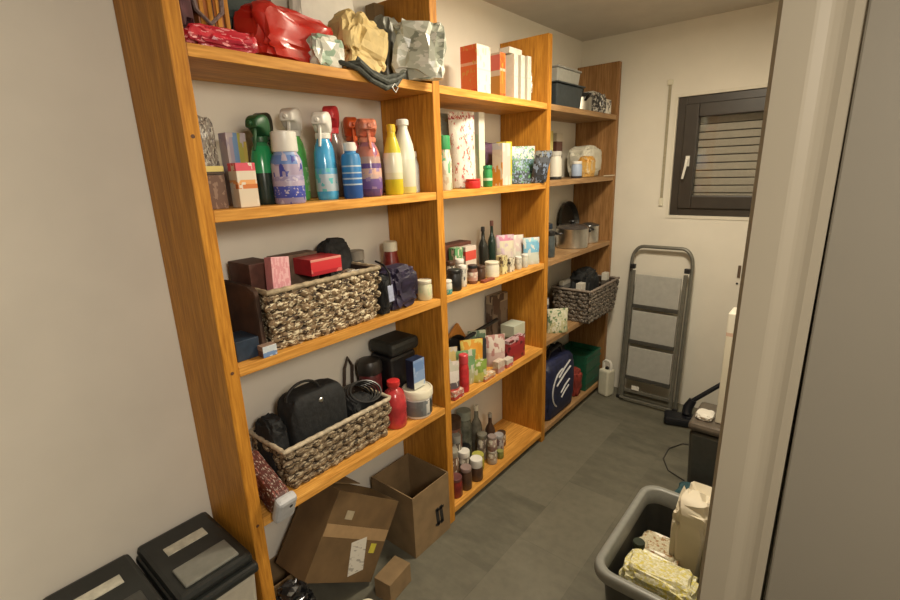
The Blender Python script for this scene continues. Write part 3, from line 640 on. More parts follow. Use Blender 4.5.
bm = bmesh.new(); box(bm, (0, 0, .13), (.13, .155, .26)); obj('machine_body', bm, BLACK, t, bev=.015)
bm = bmesh.new(); box(bm, (.01, 0, .295), (.15, .17, .06)); obj('machine_top', bm, mat('black_ribbed', (.02, .022, .02), .5, var=.3), t, bev=.02)
t = thing('storage_tin', 'dark red lidded tin behind the red jug', 'tin', (-.205, .632, d_))
bm = bmesh.new(); lathe(bm, [(.044, 0), (.047, .005), (.047, .20), (.044, .205)], 26); obj('tin_body', bm, mat('tinred', (.10, .012, .014), .4, var=.4), t, True)
bm = bmesh.new(); lathe(bm, [(.050, .205), (.052, .21), (.052, .245), (.044, .26), (.01, .268)], 26); obj('lid', bm, mat('tinlid', (.025, .022, .02), .4), t, True)
t = thing('red_canister', 'translucent red plastic canister with a ribbed side and red cap', 'canister', (-.075, .640, d_), 0)
REDT = mat('red_translucent', (.42, .035, .04), .22, var=.35, scale=22, coat=.3)
bm = bmesh.new(); lathe(bm, [(.042, 0), (.047, .006), (.049, .03), (.046, .06), (.049, .09), (.046, .12), (.038, .15), (.022, .165), (.022, .178)], 24); obj('canister_body', bm, REDT, t, True)
bm = bmesh.new(); lathe(bm, [(.025, .176), (.027, .18), (.026, .197), (.02, .2)], 18); obj('cap', bm, RED, t, True)
t = thing('plastic_tub', 'white lidded tub with a grey and black label on the lowest first bay shelf', 'tub', (-.066, .765, d_))
bm = bmesh.new(); lathe(bm, [(.056, 0), (.059, .006), (.061, .088), (.06, .092)], 32); obj('tub_body', bm, WHITE, t, True)
bm = bmesh.new(); lathe(bm, [(.0615, .012), (.0620, .013), (.0632, .080), (.0625, .081)], 32); obj('label_wrap', bm, bands('tublabel', [(0, (.16, .17, .18)), (.28, (.22, .23, .24)), (.40, (.66, .64, .6)), (.56, (.04, .05, .05)), (.8, (.03, .04, .04))], [(.2, .22, .23)], axis='Y', scale=4, thr=.6), t, True)
bm = bmesh.new(); lathe(bm, [(.064, .090), (.067, .093), (.067, .118), (.063, .124), (.058, .1245), (.057, .121)], 32); obj('lid', bm, CREAM, t, True)
bm = bmesh.new(); tube(bm, arc((0, 0, .100), (0, .067, 0), (.05, 0, -.012), 0, PI, 14), .0025, 6); obj('bail_handle', bm, WHITE, t, True)
carton('carton', 'dark blue box with a light blue face standing on the white tub', (-.070, .765, d_+.1255), (.045, .068, .128), bands('bluebox', [(0, (.60, .62, .56)), (.22, (.22, .32, .52)), (.6, (.14, .24, .46)), (.9, (.20, .30, .52))], [(.3, .4, .58)], scale=4, thr=.62), mat('navyside', (.01, .018, .05), .5), cat='box')
t = thing('wrapped_package', 'dark red wrapped package with a white end sticking out over the lowest shelf edge', 'package', (-.035, .047, d_+.042))
M = Matrix.Rotation(.42, 4, 'Y')
bm = bmesh.new(); box(bm, (-.02, 0, .04), (.20, .058, .085), rot=M); obj('wrapped_body', bm, bands('wrapdark', [(0, (.08, .02, .015))], [(.28, .10, .08), (.4, .35, .3)], scale=5, thr=.6), t, bev=.014)
bm = bmesh.new(); box(bm, (.085, 0, -.006), (.034, .066, .098), rot=M); obj('white_end', bm, mat('white_end', (.50, .51, .53), .4, var=.1, scale=50), t, bev=.012)
bm = bmesh.new(); lathe(bm, [(.006, 0), (.006, .003)], 12, at=(.106, .010, .004), M=Matrix.Rotation(PI/2+.42, 4, 'Y')); obj('button', bm, BLACK, t)

# ------------------------------------------------------------------ bay 2, third shelf : small jars
G = 'small jars on the pantry shelf'
P = lambda n, a, b_, sp=(.6, .55, .45), ax='Z': bands(n, [(0, a), (.45, b_)], [sp], axis=ax, scale=4, thr=.6)
def J(lab, x, y, r, h, body, lid, nm='jar', cat='jar', lb=None, g=G, lh=.16): return jar(lab, (x, y, c_), r, h, body, lid, lab=lb, name=nm, cat=cat, group=g, lidH=lh)
J('white and teal jar at the shelf edge just behind the second upright', -.030, .945, .022, .060, P('tealj', (.05, .30, .26), (.55, .55, .48)), WHITE)
J('black mug-sized canister with a black lid behind the white and teal jar', -.045, 1.015, .032, .092, BLACK, BLACK)
J('slim white shaker beside the black canister', -.055, 1.085, .019, .098, P('shk', (.60, .58, .5), (.5, .48, .42), (.1, .1, .1)), WHITE)
J('spice jar with a grey lid behind the white and teal jar', -.11, .945, .022, .125, P('sp1', (.28, .08, .05), (.50, .44, .34)), mat('grey_lid2', (.3, .3, .28), .4))
J('spice jar with a black lid behind the black canister', -.12, 1.010, .022, .120, P('sp2', (.42, .38, .28), (.18, .08, .05)), BLACK)
J('tall pale jar with a white lid in the back corner behind the second upright', -.21, 1.00, .024, .250, P('sp3', (.46, .20, .14), (.52, .46, .36)), CREAM)
J('spice jar with a brown lid between the shaker and the brown jar', -.115, 1.075, .022, .112, P('sp4', (.36, .34, .28), (.10, .10, .07)), DBROWN)
J('spice jar with a white lid behind the brown jar', -.115, 1.14, .022, .112, P('sp5', (.08, .16, .08), (.45, .42, .34)), WHITE)
J('small brown glass jar with a dark lid near the shelf edge', -.055, 1.160, .024, .086, mat('brownglass', (.14, .06, .04), .25, var=.4), BLACK, lb=P('bl', (.5, .3, .25), (.45, .3, .25)))
J('dark little jar between the brown jar and the cream tub', -.055, 1.225, .023, .072, DBROWN, DBROWN)
J('cream square-shouldered tub in front of the brown tray', -.055, 1.318, .036, .076, P('cream2', (.64, .60, .46), (.60, .56, .42)), CREAM, nm='plastic_tub', cat='tub', lh=.12)
carton('tray_box', 'long dark reddish-brown box at the back of the jar shelf', (-.235, 1.215, c_), (.07, .26, .165), mat('redbrown_card', (.13, .045, .03), .6, var=.25), cat='box')
carton('carton', 'red and white box in front of the dark reddish-brown box', (-.17, 1.275, c_), (.045, .085, .150), bands('redwhite', [(0, (.60, .55, .46)), (.45, (.58, .52, .44)), (.55, (.55, .07, .05)), (.85, (.60, .52, .45))], [(.62, .56, .48)], scale=3, thr=.66), group='boxes on the jar shelf')
carton('carton', 'green and white packet left of the red and white box', (-.17, 1.185, c_), (.04, .06, .155), P('greenwhite', (.45, .46, .38), (.10, .28, .12)), group='boxes on the jar shelf')
bottle('sauce_bottle', 'black bottle with a dark cap standing at the back of the jar shelf', (-.19, 1.435, c_), .024, .225, mat('oilblack', (.02, .022, .018), .15), BLACK, style='wine', group='dark bottles on the jar shelf')
bottle('sauce_bottle', 'dark bottle with a brownish-pink cap, the taller of the two at the back', (-.18, 1.500, c_), .022, .250, mat('oilgreen', (.012, .03, .022), .15), mat('pinkbrowncap', (.25, .10, .08), .4), style='wine', group='dark bottles on the jar shelf')
carton('carton', 'pale yellow packet right of the cream tub', (-.055, 1.405, c_), (.04, .045, .092), P('paley', (.62, .58, .30), (.56, .50, .26), (.12, .08, .05)), group='boxes on the jar shelf')
carton('carton', 'white packet with black spots right of the pale yellow packet', (-.052, 1.468, c_), (.04, .045, .070), P('wb5', (.58, .54, .44), (.6, .55, .42), (.05, .04, .03)), group='boxes on the jar shelf')
pouch('white and pink pouch with a magenta top on the jar shelf', (-.14, 1.565, c_), .10, .170, .05, bands('pinkp', [(0, (.56, .50, .45)), (.5, (.58, .54, .42)), (.82, (.50, .18, .30))], [(.50, .40, .45)], scale=4, thr=.58), seed=11, group='pouches on the jar shelf')
pouch('cream pouch with pale print standing right of the pink pouch', (-.125, 1.650, c_), .085, .160, .05, P('creamp', (.52, .52, .46), (.56, .46, .44), (.62, .58, .5)), seed=12, group='pouches on the jar shelf')
pouch('light blue and white pouch beside the third upright', (-.055, 1.692, c_), .095, .145, .045, bands('bluep', [(0, (.50, .54, .48)), (.45, (.16, .40, .58)), (.85, (.25, .5, .6))], [(.55, .58, .56)], scale=4, thr=.6), seed=13, group='pouches on the jar shelf')
J('small white jar, the left one of two beside the third upright', -.045, 1.545, .019, .066, P('wj5', (.55, .53, .45), (.42, .40, .34)), WHITE)
J('small white jar, the right one of two beside the third upright', -.040, 1.600, .019, .070, P('wj6', (.50, .50, .45), (.50, .52, .46)), WHITE)
carton('tray_box', 'shallow reddish cardboard tray at the jar shelf edge left of the cream tub', (-.016, 1.225, c_), (.022, .09, .012), mat('reddish_tray', (.25, .06, .03), .6), cat='tray')

# ------------------------------------------------------------------ bay 2, fourth shelf
G = 'snack packs on the second bay fourth shelf'
def PK(lab, x, y, w, h, t, m, seed, tilt=0, rz=0): return pouch(lab, (x, y, d_), w, h, t, m, rz=rz, tilt=tilt, seed=seed, group=G)
bm = bmesh.new(); box(bm, (0, 0, .135), (.018, .12, .20), rot=Matrix.Rotation(.62, 4, 'X'))
zm_ = min(v.co.z for v in bm.verts)
for v in bm.verts: v.co.z += .055-zm_-.055
tag(obj('chopping_board', bm, mat('orange_wood', (.50, .20, .035), .5, var=.15), bev=.006), 'orange-brown wooden board standing against the wall behind the snack packs', 'board', (-.262, 1.30, d_))
bag('cloth_bundle', 'dark grey crumpled bag in the left corner of the snack shelf', (-.185, .985, d_), .12, .13, .260, bands('dkgreybag', [(0, (.05, .05, .052))], [(.14, .14, .14)], scale=4, thr=.58), seed=91, amp=.2, smooth=False)
t = thing('frying_pan', 'black pan standing on its rim, its handle lying across the snack shelf', 'pan', (-.215, 1.19, d_))
bm = bmesh.new(); lathe(bm, [(.075, 0), (.085, .003), (.098, .028), (.100, .030), (.096, .028), (.080, .006), (.002, .005)], 30, at=(0, 0, .101), M=Matrix.Rotation(PI/2-.12, 4, 'Y')); obj('pan_bowl', bm, BLACK, t, True)
bm = bmesh.new(); tube(bm, [(.03, .06, .165), (.03, .10, .172), (.03, .20, .180), (.03, .36, .195)], [.007, .011, .012, .011], 8); obj('handle', bm, BLACK, t, True)
carton('picture_box', 'grey-brown carton with a dark printed picture at the back right of the snack shelf', (-.245, 1.640, d_), (.05, .150, .315), bands('picbox', [(0, (.30, .24, .16)), (.12, (.20, .15, .11)), (.85, (.34, .27, .18))], [(.08, .05, .04)], scale=3.4, thr=.58), cat='carton')
carton('carton', 'pale mint lidded box beside the third upright', (-.15, 1.660, d_), (.09, .120, .150), bands('mint', [(0, (.14, .13, .09)), (.55, (.44, .50, .40)), (.62, (.50, .54, .44))]), cat='box')
PK('orange and yellow snack pack behind the green packs', -.125, 1.230, .12, .185, .05, P('orp', (.50, .40, .12), (.62, .28, .03), (.62, .50, .12)), 21)
PK('pale green snack pack at the left of the snack shelf', -.085, 1.115, .105, .180, .05, P('grp', (.40, .42, .26), (.18, .34, .16), (.55, .56, .44)), 22, .15)
PK('yellow-green snack pack beside the red tube', -.045, 1.175, .085, .115, .04, P('ygp', (.42, .42, .10), (.22, .32, .06), (.55, .54, .38)), 23, .1)
PK('white, grey and red snack pack at the shelf edge by the second upright', -.045, .962, .085, .175, .05, bands('rwp', [(0, (.42, .05, .04)), (.28, (.10, .08, .09)), (.45, (.58, .54, .50)), (.75, (.45, .44, .36))], [(.56, .50, .46)], scale=4, thr=.6), 24)
t = bottle('sauce_bottle', 'red tube-shaped bottle standing in front of the green packs', (-.035, 1.050, d_), .024, .185, mat('redtube', (.50, .03, .035), .35, var=.3, scale=40), mat('redtubecap', (.58, .06, .07), .35), capH=.22, capR=.9, sh=.8)
carton('carton', 'slim black carton between the green pack and the white pouch', (-.12, 1.300, d_), (.05, .035, .170), mat('slimblack', (.02, .025, .03), .5), group='cartons on the snack shelf')
PK('white and pink pouch in the middle of the snack shelf', -.09, 1.390, .11, .170, .05, P('wpp', (.50, .36, .33), (.60, .52, .46), (.40, .20, .18)), 25)
carton('carton', 'dark red carton with a pale pink top corner near the third upright', (-.052, 1.520, d_), (.04, .155, .125), bands('drc', [(0, (.28, .015, .02)), (.7, (.34, .03, .035)), (.86, (.50, .34, .36))], [(.38, .04, .05), (.10, .01, .01)], scale=3, thr=.62), group='cartons on the snack shelf')
carton('carton', 'small pinkish box at the shelf edge in front of the white and pink pouch', (-.028, 1.330, d_), (.035, .06, .062), P('pinksm', (.50, .26, .22), (.55, .42, .34)), group='cartons on the snack shelf')
carton('carton', 'small orange-red box lying at the shelf edge beside the small pinkish box', (-.024, 1.225, d_), (.035, .09, .030), P('ors', (.50, .16, .06), (.55, .34, .18)), group='cartons on the snack shelf')

PK('red and yellow pack leaning at the back left of the snack shelf', -.115, 1.035, .09, .205, .04, P('ryp', (.46, .08, .04), (.55, .42, .16), (.52, .48, .4)), 26)
PK('dark green pack behind the slim black carton', -.175, 1.345, .10, .190, .04, P('dgp', (.06, .12, .07), (.10, .16, .10), (.4, .42, .3)), 27)
carton('carton', 'small white and red box at the shelf edge right below the white and pink pouch', (-.028, 1.412, d_), (.035, .06, .045), P('wrb', (.5, .12, .1), (.56, .5, .44)), group='cartons on the snack shelf')
carton('carton', 'small red box in front of the white, grey and red snack pack', (-.017, .975, d_), (.024, .07, .040), P('rdb', (.40, .05, .04), (.46, .2, .16)), group='cartons on the snack shelf')

# ------------------------------------------------------------------ bay 2, bottom shelf
e_ = Ez
G = 'jars and bottles on the bottom shelf'
def K(lab, x, y, r, h, body, lid, lb=None, nm='jar', cat='jar', lh=.16): return jar(lab, (x, y, e_), r, h, body, lid, lab=lb, name=nm, cat=cat, group=G, lidH=lh)
GG = mat('grey_glass', (.12, .125, .10), .2, var=.5, scale=25); GG2 = mat('grey_glass2', (.20, .19, .15), .2, var=.4, scale=25)
bag('dark_bag', 'dark grey-brown bag in the left back corner of the bottom shelf', (-.20, 1.005, e_), .15, .13, .33, bands('dgb', [(0, (.05, .045, .04))], [(.12, .12, .10), (.14, .06, .04)], scale=4, thr=.57), seed=95, amp=.18, smooth=False)
K('large brown storage jar at the back of the bottom shelf', -.20, 1.150, .048, .300, P('bigj', (.12, .06, .04), (.22, .10, .07), (.08, .08, .06)), DBROWN)
K('tall grey-green glass storage jar at the back of the bottom shelf', -.215, 1.265, .042, .290, GG, mat('grlid', (.25, .27, .22), .4))
bottle('oil_bottle', 'tall grey glass bottle near the middle back of the bottom shelf', (-.205, 1.365, e_), .032, .280, GG2, CREAM, style='wine', group='glass bottles on the bottom shelf')
bottle('oil_bottle', 'slightly shorter dark glass bottle right of the tall grey one', (-.150, 1.420, e_), .028, .225, DBROWN, mat('greycap3', (.35, .33, .28), .4), style='wine', group='glass bottles on the bottom shelf')
K('preserving jar with a pale lid between the red jar and the brown storage jar', -.115, 1.040, .032, .200, P('pj', (.10, .08, .05), (.18, .10, .06)), mat('palelid', (.32, .30, .24), .4))
K('short dark red jar at the left front of the bottom shelf', -.055, .985, .034, .105, DRED, mat('dr_lid', (.14, .05, .05), .35))
K('red-brown jar standing right of the short dark red jar', -.048, 1.060, .030, .120, DBROWN, mat('dl2', (.28, .20, .18), .4))
K('jar with a bright white lid, set back behind the brown white-lidded jar', -.110, 1.125, .032, .155, P('wl1', (.10, .07, .05), (.2, .17, .13)), WHITE, lh=.20)
K('brown jar with a bright white lid, nearest the bottom shelf edge', -.050, 1.150, .034, .120, DBROWN, WHITE, lh=.36)
K('low jar with a yellow-green label and lid', -.095, 1.225, .034, .088, mat('yg_j', (.34, .32, .04), .4, var=.3), mat('yg_l', (.42, .40, .08), .4))
K('dark green jar behind the yellow-green one', -.155, 1.195, .030, .130, mat('dgj', (.03, .05, .03), .25, var=.4), BLACK)
K('pale jar, the lower of two in the stack near the middle of the bottom shelf', -.065, 1.315, .028, .078, P('st1', (.42, .38, .32), (.30, .24, .18)), mat('lidst', (.40, .36, .3), .4))
jar('brown jar stacked on the pale jar of the bottom shelf', (-.065, 1.315, e_+.0785), .026, .085, P('st2', (.24, .14, .12), (.36, .26, .22)), mat('lidst2', (.28, .22, .2), .4), group=G)
K('greyish jar at the right end of the row on the bottom shelf', -.085, 1.410, .028, .120, P('st3', (.28, .22, .20), (.36, .32, .30), (.14, .08, .08)), mat('lidst3', (.36, .34, .34), .4))
K('small green-lidded jar in front of the greyish jar', -.055, 1.378, .020, .045, mat('smg', (.16, .17, .04), .4, var=.3), mat('smgl', (.24, .25, .08), .4))

K('purple-brown jar behind the short dark red jar', -.115, .965, .032, .150, P('ppj', (.10, .04, .06), (.16, .08, .08)), mat('pplid', (.12, .06, .06), .4))
K('pale grey jar behind the stack of two jars', -.135, 1.320, .030, .150, P('pgj', (.30, .28, .24), (.22, .18, .15)), GG2)
K('dark jar with a grey lid between the grey glass bottle and the dark green jar', -.150, 1.115, .026, .235, P('dj9', (.07, .06, .05), (.12, .1, .08)), mat('glid9', (.30, .30, .27), .4))
K('small orange-brown jar standing at the far right of the bottom shelf jars', -.120, 1.490, .026, .085, P('obj9', (.22, .10, .04), (.3, .22, .14)), DBROWN)

# ------------------------------------------------------------------ bay 3, third shelf : pots
k3 = 1.113+EPS
t = thing('stock_pot', 'shiny steel pot with black handles on the third bay shelf', 'pot', (-.110, 2.310, k3), -.5)
bm = bmesh.new(); lathe(bm, [(.095, 0), (.10, .004), (.102, .118), (.104, .122), (.099, .122), (.096, .01), (.002, .009)], 36); obj('pot_body', bm, STEEL, t, True)
bm = bmesh.new(); lathe(bm, [(.1035, .1225), (.104, .127), (.08, .142), (.02, .150)], 32); obj('lid', bm, mat('dark_glass_lid', (.07, .06, .055), .15), t, True)
bm = bmesh.new(); lathe(bm, [(.010, .148), (.012, .158), (.022, .164), (.018, .172)], 16); obj('lid_knob', bm, BLACK, t, True)
for s in (1, -1):
    bm = bmesh.new(); tube(bm, arc((0, s*.100, .096), (.034, 0, 0), (0, s*.03, 0), 0, PI, 10), .007, 8); obj('handle', bm, BLACK, t, True)
t = thing('stock_pot', 'small steel pot right of the larger steel pot on the third bay shelf', 'pot', (-.10, 2.545, k3), .5)
bm = bmesh.new(); lathe(bm, [(.06, 0), (.065, .004), (.066, .11), (.068, .114), (.062, .114), (.06, .01), (.002, .009)], 30); obj('pot_body', bm, STEEL, t, True)
bm = bmesh.new(); lathe(bm, [(.068, .115), (.066, .120), (.02, .134)], 28); obj('lid', bm, mat('dark_lid2', (.05, .05, .05), .2), t, True)
for s in (1, -1):
    bm = bmesh.new(); tube(bm, arc((0, s*.064, .095), (.026, 0, 0), (0, s*.026, 0), 0, PI, 10), .006, 8); obj('handle', bm, BLACK, t, True)
t = thing('baking_pan', 'large dark round pan standing on edge against the wall behind the steel pots', 'pan', (-.235, 2.535, k3))
bm = bmesh.new(); lathe(bm, [(.115, 0), (.12, .003), (.135, .035), (.131, .035), (.115, .006), (.002, .005)], 36, at=(-.03, 0, .137), M=Matrix.Rotation(PI/2-.14, 4, 'Y')); obj('pan_bowl', bm, mat('dark_pan', (.018, .018, .017), .45, var=.3), t, True)
jar('dark blue canister with a black lid near the third upright on the pot shelf', (-.06, 1.915, k3), .030, .150, mat('dbcan', (.06, .075, .08), .3, var=.3), BLACK, name='canister', cat='canister', group='canisters on the pot shelf')
jar('slim grey canister with a blue-black lid behind the dark blue canister', (-.13, 2.01, k3), .034, .180, mat('greycan', (.11, .11, .10), .35, var=.3), mat('bbl', (.02, .035, .06), .4), name='canister', cat='canister', group='canisters on the pot shelf')
bottle('sauce_bottle', 'dark bottle with a blue-black cap at the back of the pot shelf', (-.21, 2.12, k3), .035, .215, mat('dkb', (.02, .03, .035), .25), mat('dkbcap', (.02, .05, .07), .4))

# ------------------------------------------------------------------ bay 3, fourth shelf : grey basket
f3 = .640+EPS
wicker('grey wicker basket standing out over the shelf edge in the third bay', (-.050, 2.425, f3), .475, .27, .225, WEAVE3, mat('rim_grey', (.22, .18, .15), .7, var=.3, scale=60), LIN, seed=3, step=.036, row=.025, taper=.86)
carton('carton', 'white packet standing in the grey wicker basket', (-.02, 2.270, f3+.012), (.04, .06, .238), bands('wpk', [(0, (.2, .18, .15)), (.75, (.60, .57, .5))]), group='things in the grey basket')
bag('dark_bag', 'black bundle filling the middle of the grey wicker basket', (-.07, 2.43, f3+.012), .24, .15, .31, BLACKC, seed=101, amp=.22)
carton('carton', 'small white packet at the right end of the grey wicker basket', (.01, 2.600, f3+.012), (.035, .05, .25), bands('wpk2', [(0, (.12, .1, .08)), (.8, (.60, .57, .5))]), group='things in the grey basket')
carton('tray_box', 'flat white and grey tray across the back of the grey wicker basket', (-.135, 2.32, f3+.2), (.03, .20, .055), bands('tr', [(0, (.18, .17, .16)), (.55, (.5, .48, .44))]), cat='tray')
pouch('green, yellow and white pouch beside the grey wicker basket at the shelf edge', (-.030, 1.975, f3), .13, .15, .05, bands('gyp', [(0, (.46, .44, .26)), (.5, (.52, .52, .36))], [(.12, .20, .10), (.62, .60, .48)], scale=5, thr=.57), seed=31, group='pouches on the third bay fourth shelf')
pouch('dark and white pouch standing behind the green and yellow pouch', (-.135, 1.90, f3), .16, .215, .05, bands('dwp', [(0, (.04, .04, .045)), (.6, (.06, .07, .10))], [(.46, .44, .4)], scale=4, thr=.62), seed=32, group='pouches on the third bay fourth shelf')
bag('dark_bag', 'dark bundle at the back between the pouches and the third upright', (-.235, 1.95, f3), .18, .07, .32, BLACKC, seed=102, amp=.16)

# ------------------------------------------------------------------ bay 3, bottom shelf
g3 = .072+EPS
t = thing('sports_bag', 'navy blue sports bag with white curved logo stripes on the third bay bottom shelf', 'bag', (-.100, 2.040, g3))
NB = mat('navy_nylon', (.012, .016, .055), .55, var=.4, scale=30, bump=.15)
bm = bmesh.new(); crumple(bm, .40, .18, .385, 105, .045, 4, .36, 2.); obj('bag_body', bm, NB, t, True)
WL = mat('logo_white', (.55, .55, .56), .6)
bm = bmesh.new()
tube(bm, arc((.088, .0, .18), (0, -.14, 0), (0, 0, .13), -.9, 1.5, 18), .0055, 6); obj('logo_arc', bm, WL, t, True)
for (y0, z0, y1, z1) in ((-.06, .265, .09, .335), (-.085, .215, .10, .29), (-.03, .150, .09, .205), (-.02, .115, .08, .165)):
    bm = bmesh.new(); tube(bm, [(.089, y0, z0), (.090, (y0+y1)/2, (z0+z1)/2+.008), (.089, y1, z1)], .0055, 6); obj('logo_stripe', bm, WL, t, True)
bm = bmesh.new(); tube(bm, [(.02, -.11, .36), (.03, -.07, .43), (.03, .05, .44), (.02, .11, .36)], .009, 8); obj('carry_handle', bm, BLACK, t, True)
bag('fabric_roll', 'dark red bundle between the sports bag and the green crate', (-.085, 2.320, g3), .11, .14, .20, mat('dkredcloth', (.22, .03, .02), .7, var=.4, scale=16), seed=107, amp=.15)
bag('dark_bag', 'black bundle lying on top of the dark red bundle at the back', (-.21, 2.33, g3), .14, .10, .36, BLACKC, seed=108, amp=.16)
t = thing('plastic_crate', 'dark green plastic crate at the right end of the third bay bottom shelf', 'crate', (-.135, 2.525, g3))
GC = mat('green_crate', (.012, .085, .045), .4, var=.2)
bm = bmesh.new()
for (cx_, cy_, sx, sy) in ((.115, 0, .008, .24), (-.115, 0, .008, .24), (0, .118, .23, .008), (0, -.118, .23, .008)):
    box(bm, (cx_, cy_, .13), (sx, sy, .26))
box(bm, (0, 0, .004), (.23, .24, .008)); box(bm, (0, 0, .19), (.21, .22, .06)); obj('crate_body', bm, GC, t, bev=.003)
bm = bmesh.new()
for z in (.05, .13, .21, .252): box(bm, (.121, 0, z), (.006, .245, .012))
obj('crate_rib', bm, GC, t, bev=.001)

# ------------------------------------------------------------------ floor, near left : waste bins
LID = mat('bin_lid', (.016, .018, .017), .42, var=.2, scale=25)
BODY = mat('bin_body', (.40, .37, .30), .5, var=.06)
LAB = mat('bin_label', (.58, .56, .46), .6, var=.2, scale=40)
def waste_bin(label, y, handle):
    t = thing('waste_bin', label, 'bin', (-.118, y, 0), 0, 'waste bins by the left wall')
    bm = bmesh.new(); box(bm, (0, 0, .245), (.315, .205, .49), taper=.82); obj('bin_body', bm, BODY, t, bev=.015)
    bm = bmesh.new(); box(bm, (0, 0, .505), (.333, .222, .030)); obj('lid_rim', bm, LID, t, bev=.010)
    bm = bmesh.new(); box(bm, (-.005, 0, .535), (.312, .212, .034)); obj('lid', bm, LID, t, bev=.014)
    bm = bmesh.new(); box(bm, (-.055, .0, .5535), (.040, .115, .003)); obj('label_strip', bm, LAB, t)
    bm = bmesh.new(); box(bm, (.082, .0, .5555), (.090, .15, .010)); obj('lid_grip', bm, handle, t, bev=.004)
    return t
waste_bin('dark-lidded waste bin standing against the first upright, seen from above', -.165, mat('grip_grey', (.19, .19, .165), .35, var=.1))
waste_bin('dark-lidded waste bin nearer the camera with a bright label strip, cut by the picture edge', -.394, mat('grip_dark', (.05, .05, .045), .35))

# ------------------------------------------------------------------ floor, under bay 1 : cardboard boxes
def open_box(name, label, loc, sx, sy, h, rz=0, rx=None, flaps=(), th=.005, m=CARD, group=None):
    t = thing(name, label, 'cardboard box', loc, rz, group)
    if rx is not None: t.rotation_euler = rx
    bm = bmesh.new()
    box(bm, (sx/2-th/2, 0, h/2), (th, sy, h)); box(bm, (-sx/2+th/2, 0, h/2), (th, sy, h))
    box(bm, (0, sy/2-th/2, h/2), (sx-2*th, th, h)); box(bm, (0, -sy/2+th/2, h/2), (sx-2*th, th, h))
    box(bm, (0, 0, th/2), (sx-2*th, sy-2*th, th))
    obj('box_body', bm, m, t)
    for (side, ang, ln) in flaps:
        bm = bmesh.new()
        if side in ('+y', '-y'):
            s = 1 if side == '+y' else -1
            box(bm, (0, s*math.cos(ang)*ln/2+s*(sy/2-th/2), h+math.sin(ang)*ln/2), (sx-.006, ln, th*.7), rot=Matrix.Rotation(s*ang, 4, 'X'))
        else:
            s = 1 if side == '+x' else -1
            box(bm, (s*math.cos(ang)*ln/2+s*(sx/2-th/2), 0, h+math.sin(ang)*ln/2), (ln, sy-.006, th*.7), rot=Matrix.Rotation(-s*ang, 4, 'Y'))
        obj('flap', bm, m, t)
    return t
t = open_box('cardboard_box', 'tall open-topped cardboard box with a black printed mark on its front, beside the second upright', (-.115, .738, .0005), .255, .235, .300)
INK = mat('box_ink', (.015, .013, .012), .7)
bm = bmesh.new()
for dy in (-.012, .014):
    box(bm, (.1285, .045+dy, .115), (.0012, .019, .095), rot=Matrix.Rotation(.10, 4, 'X'))
    box(bm, (.1285, .045+dy+.004, .150), (.0012, .024, .012)); box(bm, (.1285, .045+dy-.004, .08), (.0012, .024, .012))
obj('printed_mark', bm, INK, t)
TAPE = mat('packing_tape', (.34, .22, .11), .3, var=.08)
# tilted box leaning back with label
t = open_box('cardboard_box', 'cardboard box tipped over on one corner with a white address label and a yellow sticker', (-.124, .261, .128), .173, .366, .32, m=mat('cardboard_dark', (.135, .080, .032), .8, var=.18, scale=12))
t.rotation_euler = (-.672, -.044, .039)
bm = bmesh.new(); box(bm, (-.03, -.10, .338), (.11, .16, .0035), rot=Matrix.Rotation(.12, 4, 'X')); obj('flap', bm, CARD, t)
FX = .0872
bm = bmesh.new(); box(bm, (FX, .045, .095), (.0012, .080, .130), rot=Matrix.Rotation(.35, 4, 'X')); obj('address_label', bm, bands('addr', [(0, (.60, .57, .50))], [(.34, .32, .28)], axis='Y', scale=9, thr=.66, stretch=(1, .6, 2)), t)
bm = bmesh.new(); box(bm, (FX, .118, .128), (.0012, .032, .036)); obj('yellow_sticker', bm, mat('ysticker', (.52, .46, .05), .6), t)
bm = bmesh.new(); box(bm, (FX, -.082, .24), (.0012, .040, .032)); obj('paper_sticker', bm, mat('gsticker', (.36, .30, .20), .6), t)
bm = bmesh.new(); box(bm, (FX, 0, .18), (.0008, .36, .045)); obj('tape_strip', bm, TAPE, t)
open_box('cardboard_box', 'plain cardboard box at the back behind the tipped box', (-.215, .105, .0005), .13, .16, .20, m=CARD)
tag(obj('cardboard_box', B1((0, 0, .045), (.08, .13, .09)), CARD, bev=.002), 'low closed cardboard box on the floor right of the tipped box', 'cardboard box', (.045, .455, .0005), .12)
bag('bottle_bag', 'black plastic bag with glints on the floor right behind the first upright', (-.045, .080, .0006), .13, .13, .26, mat('black_shiny', (.012, .012, .013), .2, var=.5, scale=30, coat=.5), seed=111, amp=.3, smooth=False)
for k, (x, y, lab) in enumerate(((.042, .215, 'small white carton on the floor left of the tipped box'), (.085, .285, 'cream pot with a brown print on the floor at the bottom picture edge'))):
    if k == 0: carton('carton', lab, (x, y, .0006), (.03, .035, .10), P('smw', (.5, .48, .42), (.55, .52, .45)), cat='box')
    else: jar(lab, (x, y, .0006), .036, .085, P('crp', (.58, .44, .30), (.60, .50, .34), (.28, .10, .05)), CREAM, name='pot', cat='pot', group=None)

